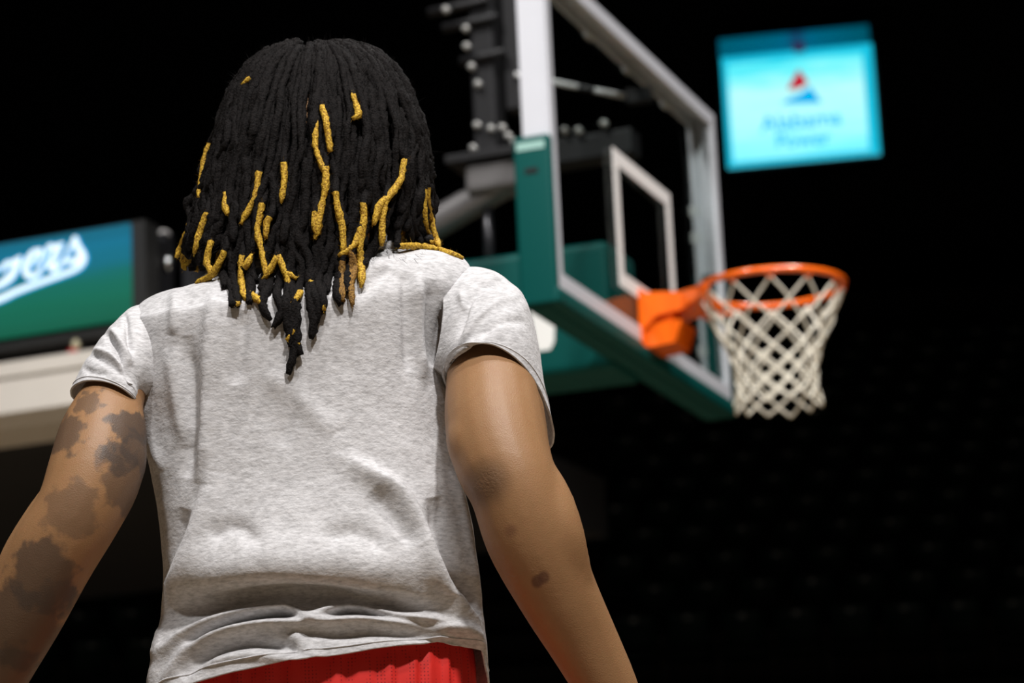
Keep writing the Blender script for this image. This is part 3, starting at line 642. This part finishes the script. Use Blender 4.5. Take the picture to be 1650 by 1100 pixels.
sleeve([[(258, 492, 3.30), (226, 491, 3.30), (202, 500, 3.295), (174, 529, 3.285), (151, 562, 3.27), (134, 592, 3.252), (124, 612, 3.240), (114, 630, 3.23)],
        [(250, 565, 3.225), (230, 570, 3.208), (214, 576, 3.197), (202, 583, 3.184), (193, 590, 3.179), (185, 598, 3.177), (176, 607, 3.175), (168, 614, 3.174)],
        [(255, 640, 3.28), (236, 646, 3.275), (228, 646, 3.27), (226, 646, 3.265), (223, 648, 3.245), (222, 650, 3.235), (221, 652, 3.225), (220, 654, 3.215)],
        [(225, 570, 3.39), (215, 580, 3.40), (205, 595, 3.405), (195, 612, 3.395), (185, 630, 3.38), (175, 648, 3.36), (168, 656, 3.34), (160, 664, 3.32)]],
       [([(168, 535), (185, 560), (202, 590), (213, 625)], 5, 7, -.0075), ([(140, 570), (160, 578), (185, 592), (206, 612)], 5, 8, -.0045), ([(134, 594), (152, 600), (172, 602)], 4, 6, -.0035),
        ([(178, 528), (195, 555), (210, 590)], 5, 6, .005), ([(150, 562), (178, 572), (200, 592)], 5, 5, .004), ([(200, 505), (205, 535), (212, 570)], 4, 5, -.006)], 23.)

# ---- body: one continuous surface (shoulders, arms, hands, head, legs) -----------------------------
bg = G()
def limb(pts, n=18, k=30):
    """pts: (px, py, Y, radius px)"""
    P = np.array([W(x, y, Y) for x, y, Y, r in pts]); R = np.array([px2m(r, p) for (x, y, Y, r), p in zip(pts, P)])
    Q = catmull(np.concatenate([P, R[:, None]], 1), k); bg.tube(Q[:, :3], Q[:, 3], n); return P
RA = limb([(742, 490, 3.31, 48), (780, 520, 3.285, 55), (790, 612, 3.227, 72), (797, 680, 3.195, 81), (810, 740, 3.175, 80), (830, 790, 3.165, 74), (856, 865, 3.175, 75), (898, 955, 3.20, 66), (938, 1030, 3.225, 58), (975, 1100, 3.245, 51), (1010, 1170, 3.26, 41), (1035, 1225, 3.265, 36)], k=44)
LA = limb([(262, 540, 3.31, 45), (232, 575, 3.285, 36), (184, 638, 3.225, 50), (167, 697, 3.20, 71), (152, 765, 3.18, 77), (124, 830, 3.17, 71), (84, 895, 3.18, 71), (40, 985, 3.205, 66), (5, 1060, 3.23, 57), (-25, 1125, 3.25, 49), (-52, 1190, 3.26, 40), (-70, 1245, 3.265, 36)], k=44)
def bump(px, py, Y, rpx, n=12): p = W(px, py, Y); r = px2m(rpx, p); bg.ball(p, r, n, 9)
bump(790, 786, 3.15, 34); bump(808, 750, 3.155, 46)                      # olecranon, triceps tendon
limb([(850, 735, 3.18, 28), (876, 795, 3.165, 42), (896, 860, 3.165, 46), (918, 930, 3.185, 38), (945, 1010, 3.215, 30)], 14, 20)   # outer forearm
limb([(830, 790, 3.16, 20), (856, 850, 3.142, 24), (884, 920, 3.163, 26), (908, 980, 3.19, 24)], 12, 20)
limb([(775, 665, 3.205, 46), (774, 710, 3.176, 56), (788, 755, 3.167, 46)], 14, 14)
limb([(840, 650, 3.22, 36), (846, 700, 3.195, 38), (856, 745, 3.185, 30)], 14, 14)
bump(104, 826, 3.16, 38); limb([(178, 690, 3.21, 46), (186, 735, 3.185, 52), (178, 785, 3.172, 44)], 14, 14)
limb([(100, 790, 3.20, 30), (72, 850, 3.185, 42), (40, 915, 3.19, 46), (5, 1000, 3.21, 38)], 14, 16)
# torso under the shirt
tor = [row(y, i_, .11) for y, i_ in ((1180, .045), (1100, .048), (1000, .045), (900, .036), (800, .028), (700, .024), (600, .024), (530, .024))] + [ring4(W(740, 462, YC), W(490, 500, YC-.085), W(230, 512, YC), W(490, 500, YC+.08)), ring4(W(650, 436, YC), W(490, 462, YC-.062), W(330, 478, YC), W(490, 470, YC+.06))]
tor = [t[::10] for t in tor]; nt_ = len(tor[0]); V = np.concatenate(tor)
bg.add(V, [(i*nt_+j, i*nt_+(j+1) % nt_, (i+1)*nt_+(j+1) % nt_, (i+1)*nt_+j) for i in range(len(tor)-1) for j in range(nt_)] + [tuple(range(nt_))[::-1], tuple((len(tor)-1)*nt_+j for j in range(nt_))])
# neck, head with face (looking away from the camera)
HC = W(512, 262, 3.335)
hx, hy, hz = HC
bg.tube([W(490, 480, 3.305), W(495, 430, 3.31), W(505, 360, 3.325)], [.068, .058, .056], 16)
bg.ball(HC + (0, -.008, .012), (.078, .098, .098), 24, 16); bg.ball(HC + (0, .03, -.05), (.063, .066, .075), 20, 12)
bg.ball(HC + (0, .066, -.098), (.026, .022, .02)); bg.tube([HC + (0, .088, .012), HC + (0, .108, -.022), HC + (0, .112, -.036)], [.009, .012, .013], 10)
for s in (-1, 1):
    bg.ball(HC + (s*.014, .102, -.037), (.011, .011, .009)); bg.ball(HC + (s*.082, -.002, -.02), (.010, .02, .031)); bg.ball(HC + (s*.04, .074, -.03), (.024, .018, .02))
    bg.tube([HC + (s*.012, .093, .022), HC + (s*.03, .092, .028), HC + (s*.05, .08, .022)], .008, 8)
bg.tube([HC + (-.024, .088, -.066), HC + (0, .099, -.064), HC + (.024, .088, -.066)], [.004, .0075, .004], 8)
bg.tube([HC + (-.02, .087, -.077), HC + (0, .096, -.079), HC + (.02, .087, -.077)], [.004, .008, .004], 8)
# hips, legs, feet
cxh = row(1150)[:, 0].mean(); zh = W(500, 1170, YC)[2]
for s in (-1, 1):
    bg.tube([(cxh+s*.085, YC, zh), (cxh+s*.095, YC, .86), (cxh+s*.10, YC+.005, .68), (cxh+s*.105, YC+.01, .50), (cxh+s*.105, YC-.015, .36), (cxh+s*.105, YC-.01, .2), (cxh+s*.105, YC-.005, .09), (cxh+s*.105, YC, .05)], [.078, .085, .075, .058, .058, .044, .037, .04], 20)
    bg.tube([(cxh+s*.105, YC-.05, .045), (cxh+s*.108, YC+.03, .05), (cxh+s*.115, YC+.11, .035), (cxh+s*.12, YC+.17, .03)], [.034, .038, .036, .022], 14)
bg.tube([(cxh, YC, zh+.06), (cxh, YC, zh-.05), (cxh, YC, zh-.12)], [.085, .092, .085], 20)
# hands: palm, four fingers, thumb
def hand(wrist, d, medial):
    d = d/np.linalg.norm(d); m_ = np.asarray(medial, float); m_ -= d*np.dot(m_, d); m_ /= np.linalg.norm(m_); t_ = np.cross(d, m_); t_ *= np.sign(t_[1])
    for o in np.linspace(-.028, .028, 5): bg.tube([wrist + t_*o*.55, wrist + d*.05 + t_*o, wrist + d*.09 + t_*o*1.05], [.017, .0155, .0125], 12)
    for o, ln in ((-.031, .058), (-.0105, .074), (.0105, .08), (.031, .072)):
        p = wrist + d*.086 + t_*o; pts = [p]; ang = .25
        for fr_ in (.42, .32, .26):
            q = d*math.cos(ang) + m_*math.sin(ang); p = p + q*ln*fr_; pts.append(p); ang += .38
        bg.tube(catmull(np.array(pts), 9), np.linspace(.0098, .0076, 9), 10); bg.ball(pts[-1], .0076)
    p = wrist + d*.025 + t_*.026; pts = [p, p + t_*.026 + d*.028 + m_*.006, p + t_*.036 + d*.055 + m_*.014, p + t_*.036 + d*.08 + m_*.02]
    bg.tube(catmull(np.array(pts), 9), np.linspace(.015, .0085, 9), 10); bg.ball(pts[-1], .0085)
hand(RA[-1], RA[-1]-RA[-2] + np.array([0, .004, 0]), (-1, 0, 0)); hand(LA[-1], LA[-1]-LA[-2] + np.array([0, .004, 0]), (1, 0, 0))
body = bg.obj('body', M_skin, person, True, base)
r_ = body.modifiers.new('join', 'REMESH'); r_.mode = 'VOXEL'; r_.voxel_size = .0045; r_.use_smooth_shade = True
s_ = body.modifiers.new('soften', 'SMOOTH'); s_.factor = .5; s_.iterations = 7
dg = bpy.context.evaluated_depsgraph_get(); dg.update()
me = bpy.data.meshes.new_from_object(body.evaluated_get(dg)); body.modifiers.clear(); body.data = me
me.materials.clear(); me.materials.append(M_skin); me.polygons.foreach_set('use_smooth', [True]*len(me.polygons))
M_eye = mat('eye_white', (.75, .73, .7), .2); M_iris = mat('dark_iris', (.02, .012, .008), .2)
for s in (-1, 1):
    e = G().ball(HC + (s*.031, .083, .004), .0125, 14, 10).obj('eye', M_eye, person, True, base); G().ball(HC + (s*.031, .0925, .004), (.0055, .0035, .0055)).obj('iris', M_iris, e, True, base)

# ---- shorts and shoes
def shorts_mat():
    m = mat('red_mesh_shorts', (.62, .018, .012), .6); nt = m.node_tree; b = nt.nodes['Principled BSDF']; lk = nt.links.new
    tc = nt.nodes.new('ShaderNodeTexCoord'); vo = nt.nodes.new('ShaderNodeTexVoronoi'); vo.inputs['Scale'].default_value = 260; vo.inputs['Randomness'].default_value = 0.1; lk(tc.outputs['Object'], vo.inputs['Vector'])
    mr = nt.nodes.new('ShaderNodeMapRange'); mr.inputs[1].default_value = .15; mr.inputs[2].default_value = .3; lk(vo.outputs['Distance'], mr.inputs[0])
    mx = nt.nodes.new('ShaderNodeMix'); mx.data_type = 'RGBA'; mx.inputs[6].default_value = (.30, .006, .006, 1); mx.inputs[7].default_value = (.66, .02, .014, 1); lk(mr.outputs[0], mx.inputs[0]); lk(mx.outputs[2], b.inputs['Base Color']); return m
M_short = shorts_mat(); M_band = mat('black_waistband', (.012, .012, .014), .7)
def short_row(py, dz=0, gr=0):
    r = row(py, .017, .115); k = np.arange(NU); ang = uu
    out = r.copy(); c = r.mean(axis=0); wv_ = gr*(np.sin(ang*38)+.5*np.sin(ang*61+1))
    out[:, :2] += (r[:, :2]-c[:2])/np.linalg.norm(r[:, :2]-c[:2], axis=1)[:, None]*wv_[:, None]; out[:, 2] += dz; return out
SR = catmull(np.array([short_row(1034), short_row(1048, 0, .001), short_row(1066, 0, .002), short_row(1100, 0, .002), short_row(1150, 0, .0015), short_row(1200, 0, .001)]), 40)[:, ::2]
n2 = SR.shape[1]; gs = G().add(SR.reshape(-1, 3), grid_faces(40, n2))
zt_ = SR[-1, :, 2].mean()
for s in (-1, 1):
    rows_ = []
    for z, rx_, ry_, ox in ((zt_+.02, .092, .125, .088), (zt_-.1, .105, .13, .10), (zt_-.25, .115, .125, .115), (.56, .12, .12, .12)):
        an = np.linspace(0, 2*PI, 60, endpoint=False); wob = 1 + .03*np.sin(an*7+z*9)
        rows_.append(np.stack([cxh+s*ox + rx_*wob*np.cos(an), YC + ry_*wob*np.sin(an), np.full(60, z)], 1))
    R_ = catmull(np.array(rows_), 24); gs.add(R_.reshape(-1, 3), grid_faces(24, 60))
gs.ball((cxh, YC, zt_-.02), (.15, .118, .10), 28, 14)
shorts = gs.obj('shorts', M_short, person, True, base)
wbm = catmull(np.array([short_row(1050), short_row(1040), short_row(1030)]), 6)[:, ::4]
mesh_obj('waistband', wbm.reshape(-1, 3), grid_faces(6, wbm.shape[1]), M_band, shorts, True, base)
M_shoe = mat('white_trainer', (.6, .6, .6), .5); M_sole = mat('black_sole', (.03, .03, .03), .6)
for s in (-1, 1):
    x = cxh+s*.112
    sh = G().tube([(x, YC-.085, .07), (x, YC-.04, .062), (x, YC+.04, .058), (x+s*.004, YC+.12, .045), (x+s*.008, YC+.19, .038), (x+s*.008, YC+.21, .036)], [.03, .045, .047, .044, .034, .012], 20)
    sh.tube([(x, YC-.02, .06), (x, YC-.012, .13)], [.052, .048], 20, caps=False); o = sh.obj('shoe', M_shoe, person, True, base)
    G().box(x-.045, x+.045, YC-.105, YC+.215, 0, .03, .012).obj('sole', M_sole, o, base=base)

# ---- hair: scalp cap and dreadlocks
def hair_mat(name, c0, c1, rough=.75, spec=.3):
    m = mat(name, c0, rough, spec=spec); nt = m.node_tree; b = nt.nodes['Principled BSDF']; lk = nt.links.new
    tc = nt.nodes.new('ShaderNodeTexCoord'); n = nt.nodes.new('ShaderNodeTexNoise'); n.inputs['Scale'].default_value = 420; n.inputs['Detail'].default_value = 4; lk(tc.outputs['Object'], n.inputs['Vector'])
    r = nt.nodes.new('ShaderNodeValToRGB'); r.color_ramp.elements[0].position = .35; r.color_ramp.elements[0].color = (*c0, 1); r.color_ramp.elements[1].position = .65; r.color_ramp.elements[1].color = (*c1, 1)
    lk(n.outputs['Fac'], r.inputs[0]); lk(r.outputs[0], b.inputs['Base Color'])
    bp = nt.nodes.new('ShaderNodeBump'); bp.inputs['Strength'].default_value = .9; bp.inputs['Distance'].default_value = .002; lk(n.outputs['Fac'], bp.inputs['Height']); lk(bp.outputs[0], b.inputs['Normal']); return m
M_hair = hair_mat('black_hair', (.0025, .002, .002), (.010, .008, .0075), .85, .12); M_gold = hair_mat('gold_dyed_hair', (.24, .115, .006), (.70, .44, .04), .7); M_brown = hair_mat('brown_gold_hair', (.10, .045, .008), (.30, .16, .03))
HS_Y = [66, 76, 100, 150, 200, 250, 300, 350, 400, 440, 500, 620]
HS_L = [478, 438, 402, 367, 350, 338, 322, 306, 292, 290, 300, 330]
HS_R = [545, 592, 632, 667, 686, 693, 696, 693, 690, 670, 650, 620]
HDEP = ([66, 80, 110, 150, 200, 260, 320, 400, 620], [.02, .055, .09, .115, .132, .140, .143, .146, .15])
Yh = 3.338
kd = None
Xs, Ys, _ = proj(SH); fl = SH.reshape(-1, 3); xs, ys = Xs.ravel(), Ys.ravel()
sel = np.where(fl[:, 1] < YC - .005)[0]; kd = kdtree.KDTree(len(sel))
for i in sel: kd.insert((xs[i], ys[i], 0), int(i))
kd.balance()
def shirt_y(px, py):
    c, i, d = kd.find((px, py, 0)); return fl[i][1] if d < 14 else None
def hair_pt(px, py, off=0.0):
    """point on the outer hair surface under that part of the photograph, or lying on the shirt below the nape"""
    l, r = np.interp(py, HS_Y, HS_L), np.interp(py, HS_Y, HS_R); c, h = (l+r)/2, (r-l)/2
    s = np.clip((px-c)/h, -1, 1); y = Yh - np.interp(py, *HDEP)*math.sqrt(max(0, 1-s*s))*(.97) + off
    if py > 385:
        t = shirt_y(px, py)
        if t is not None: y = min(y, t - .0065 + min(off, 0)*.3) if py > 430 else min(y, t-.006)
    return W(px, py, y)
def wig(n, amp, k=3):
    c = rng.normal(0, amp, k+2); return catmull(c[:, None], n)[:, 0]
cap = G()
capr = []
for i, py in enumerate((104, 110, 122, 142, 175, 220, 270, 320, 370)):
    l, r = np.interp(py, HS_Y, HS_L)+34, np.interp(py, HS_Y, HS_R)-34; dep = np.interp(py, *HDEP)-.034
    pl_, pr_ = W(l, py+8, Yh), W(r, py-8, Yh); c_ = (pl_+pr_)/2; aw = (pr_[0]-pl_[0])/2
    an = np.linspace(0, 2*PI, 64, endpoint=False); fr_depth = dep*(.85 if i < 3 else .72 if i < 4 else .45 if i < 6 else .15)
    capr.append(np.stack([c_[0]+aw*np.cos(an), Yh+np.where(np.sin(an) < 0, dep*np.sin(an), fr_depth*np.sin(an)), np.full(64, c_[2])], 1))
capv = catmull(np.array(capr), 40); cap.add(capv.reshape(-1, 3), grid_faces(40, 64)); cap.f.append(tuple(range(64))[::-1])
hair = cap.obj('hair', M_hair, person, True, base)
hair['label'] = 'shoulder length black dreadlocks with gold dyed ends'
def lock(P, r, gold=None, gmat=None, fuzz=150, label=None):
    """one dreadlock: lumpy tube with stray fibres. gold = index range (fraction) that is dyed"""
    P = np.asarray(P, float); L_ = np.linalg.norm(np.diff(P, axis=0), axis=1).sum(); n = max(8, int(L_/.0042)); ns = 8
    seg = np.concatenate([[0], np.cumsum(np.linalg.norm(np.diff(P, axis=0), axis=1))]); t = np.linspace(0, seg[-1], n)
    P = np.stack([np.interp(t, seg, P[:, k]) for k in range(3)], 1)
    lump = 1 + wig(n, .10, max(3, n//4)) + rng.normal(0, .05, n); R = r*lump*np.clip((L_-t)/.008, .35, 1)**.5*np.clip(t/.01+.5, .5, 1)
    g = G().tube(P, R, ns); V = np.array(g.v); V[:n*ns] += rng.normal(0, r*.13, (n*ns, 3))
    g.v = [tuple(v) for v in V]; mi = []
    fr_ = t/seg[-1]; g0, g1 = gold if gold else (2, 2)
    for f in g.f:
        k = min(f)//ns; mi.append(1 if g0 <= fr_[k] <= g1 else 0)
    nf = int(fuzz*L_/.1)
    for _ in range(nf):
        k = rng.integers(0, n); d = rng.normal(0, 1, 3); d /= np.linalg.norm(d); a_ = P[k] + d*R[k]*.8; tip = a_ + d*rng.uniform(.001, .0050) + rng.normal(0, .0012, 3); w_ = np.cross(d, (0, .3, 1)); w_ *= .00022/(np.linalg.norm(w_)+1e-9)
        g.add([a_-w_, a_+w_, tip], [(0, 1, 2)]); mi.append(1 if g0 <= fr_[k] <= g1 else 0)
    o = mesh_obj('dreadlock', g.v, g.f, None, hair, True, base, mats=[M_hair, gmat or M_gold], midx=mi)
    if label: o['label'] = label
    return o
TIPX = [285, 300, 320, 345, 380, 410, 430, 455, 470, 485, 510, 535, 560, 580, 600, 620, 650, 700]
TIPY = [405, 425, 450, 450, 488, 485, 515, 555, 600, 565, 540, 505, 488, 462, 425, 405, 398, 396]
def back_lock(s, py0, tip, off, r, **kw):
    n = 34; ys_ = np.linspace(py0, tip, n); l, rr = np.interp(ys_, HS_Y, HS_L), np.interp(ys_, HS_Y, HS_R)
    xs_ = (l+rr)/2 + s*(rr-l)/2*.97 + (wig(n, 4.5, 4) + wig(n, 2.6, 10))*np.linspace(.3, 1.5, n)
    lay = off + wig(n, .003, 5)
    return lock([hair_pt(x, y, o_) for x, y, o_ in zip(xs_, ys_, lay)], r, **kw)
# outer layer from the crown, then lower layers
NB = 50
for i in range(NB):
    ph = -1.5 + 3.0*i/(NB-1); s = math.sin(ph) + random.uniform(-.012, .012)
    xt = np.interp(440, HS_Y, HS_L)*(1-(s+1)/2) + np.interp(440, HS_Y, HS_R)*(s+1)/2
    back_lock(s, random.uniform(66, 80), min(np.interp(xt, TIPX, TIPY), 465 + random.uniform(0, 35)) - abs(random.gauss(0, 75)), random.uniform(-.002, .010), random.uniform(.0038, .0058))
for i in range(52):
    s = math.sin(random.uniform(-1.5, 1.5)); xt = np.interp(440, HS_Y, HS_L)*(1-(s+1)/2) + np.interp(440, HS_Y, HS_R)*(s+1)/2
    back_lock(s, random.uniform(110, 260), min(np.interp(xt, TIPX, TIPY), 450 + random.uniform(0, 30)) - abs(random.gauss(0, 60)), random.uniform(.006, .018), random.uniform(.0045, .0062))
for x, tip in ((470, 602), (461, 545), (481, 572), (448, 528), (499, 545), (431, 515), (376, 493), (522, 506), (545, 490), (404, 488), (512, 520), (468, 560)):
    n = 20; ys_ = np.linspace(random.uniform(250, 330), tip, n); x0 = x + (x-490)*-.05 + random.uniform(-12, 12); xs_ = x0 + (x-x0)*np.linspace(0, 1, n)**1.5 + wig(n, 4)*np.linspace(1, 0, n)
    lock([hair_pt(a_, b_, .001) for a_, b_ in zip(xs_ + wig(n, 5, 8), ys_)], random.uniform(.0042, .0056))
# side locks in front of the ears and towards the chest
for sd in (-1, 1):
    for i in range(9):
        ph = .05 + .1*i; pts = []
        for y in np.linspace(random.uniform(85, 130), random.uniform(385, 440), 16):
            e_ = W(np.interp(y, HS_Y, HS_L if sd < 0 else HS_R), y, Yh); c_ = W((np.interp(y, HS_Y, HS_L)+np.interp(y, HS_Y, HS_R))/2, y, Yh)
            q = c_ + (e_-c_)*math.cos(ph)*.97; q[1] = Yh + np.interp(y, *HDEP)*math.sin(ph)*.95; pts.append(q + rng.normal(0, .0012, 3))
        lock(pts, random.uniform(.005, .006), gold=(.75, 1) if i % 3 == 0 else None)
GOLD = [  # dyed stretches traced from the photograph, each drawn down from the crown
 [(338, 228), (328, 260), (325, 290), (320, 318)], [(305, 360), (295, 390), (284, 415)], [(335, 340), (322, 375), (313, 408)], [(340, 388), (333, 420), (340, 443), (316, 456)],
 [(364, 308), (363, 330), (366, 346)], [(417, 275), (413, 310), (402, 335), (388, 361)], [(423, 328), (417, 355), (415, 375), (425, 420), (430, 446)], [(457, 258), (458, 290), (453, 326)],
 [(438, 345), (430, 360), (428, 384)], [(364, 400), (350, 430), (335, 450)], [(390, 410), (388, 440), (392, 470), (396, 482)], [(447, 410), (460, 440), (468, 468)], [(447, 412), (432, 440), (422, 450)], [(462, 440), (470, 445), (479, 449)],
 [(510, 195), (508, 235), (518, 265), (525, 280), (523, 312)], [(518, 168), (526, 200), (533, 244)], [(525, 265), (525, 300), (517, 335), (512, 370), (507, 385)], [(508, 340), (506, 360), (510, 378)],
 [(540, 305), (544, 335), (551, 365), (553, 395), (552, 412)], [(586, 325), (586, 355), (580, 400), (583, 440), (582, 463)], [(582, 368), (570, 395), (545, 412)], [(652, 258), (645, 290), (625, 318), (612, 330), (602, 362)],
 [(622, 320), (617, 350), (615, 396)], [(568, 152), (576, 175), (578, 185), (568, 191)], [(404, 126), (397, 131), (390, 138)], [(687, 298), (690, 330), (697, 365), (708, 400)], [(684, 300), (683, 340), (688, 375), (696, 392)],
 [(640, 396), (680, 397), (710, 403), (745, 416)], [(475, 528), (468, 540), (462, 548)], [(480, 548), (481, 560)], [(520, 488), (522, 500)], [(374, 490), (386, 489)], [(402, 468), (412, 480), (420, 488)], [(484, 470), (478, 480), (470, 490)], [(503, 448), (499, 462)], [(392, 436), (402, 418), (406, 409)]]
BROWN = [[(552, 415), (550, 450), (553, 486)], [(568, 405), (565, 450), (568, 492)], [(560, 400), (572, 430), (560, 470)]]
for lst, gm, lb in ((GOLD, M_gold, 'gold dyed dreadlock end'), (BROWN, M_brown, 'brown dyed dreadlock end')):
    for q in lst:
        x0, y0 = q[0]; top = max(80, y0-150) if y0 < 460 else y0-60
        sh_ = lambda y: (np.interp(y, HS_Y, HS_L), np.interp(y, HS_Y, HS_R)); l_, r2_ = sh_(y0); sn = max(-1, min(1, (x0-(l_+r2_)/2)/((r2_-l_)/2)))
        up = [((sh_(y)[0]+sh_(y)[1])/2 + sn*(sh_(y)[1]-sh_(y)[0])/2 + random.uniform(-2, 2), y) for y in np.linspace(top, y0, 8)[:-1]]
        pts = [hair_pt(x, y, .004) for x, y in up]; m_ = len(pts)
        dn = catmull(np.array(q, float), 5*len(q)); pts += [hair_pt(x, y, -.0065) for x, y in dn]
        A_ = np.linalg.norm(np.diff(np.array(pts), axis=0), axis=1); lock(pts, .0038 if gm is M_gold else .0038, gold=(A_[:m_].sum()/A_.sum(), 1), gmat=gm, fuzz=190, label=lb)
# frizz over the crown, far too fine to count
fz = G()
for _ in range(5200):
    y = random.uniform(66, 150) if random.random() < .55 else random.uniform(120, 420); l, r = np.interp(y, HS_Y, HS_L), np.interp(y, HS_Y, HS_R)
    x = (l+r)/2 + math.sin(random.uniform(-1.57, 1.57))*(r-l)/2; p = hair_pt(x, y, -.001); d = p - np.array([hx, hy, hz]); d /= np.linalg.norm(d)
    a_ = p - d*.003; e_ = a_ + d*random.uniform(.004, .011) + rng.normal(0, .004, 3); w_ = np.cross(d, rng.normal(0, 1, 3)); w_ *= .00026/np.linalg.norm(w_); fz.add([a_-w_, a_+w_, e_], [(0, 1, 2)])
tag(fz.obj('frizz', M_hair, hair, False, base), kind='stuff')
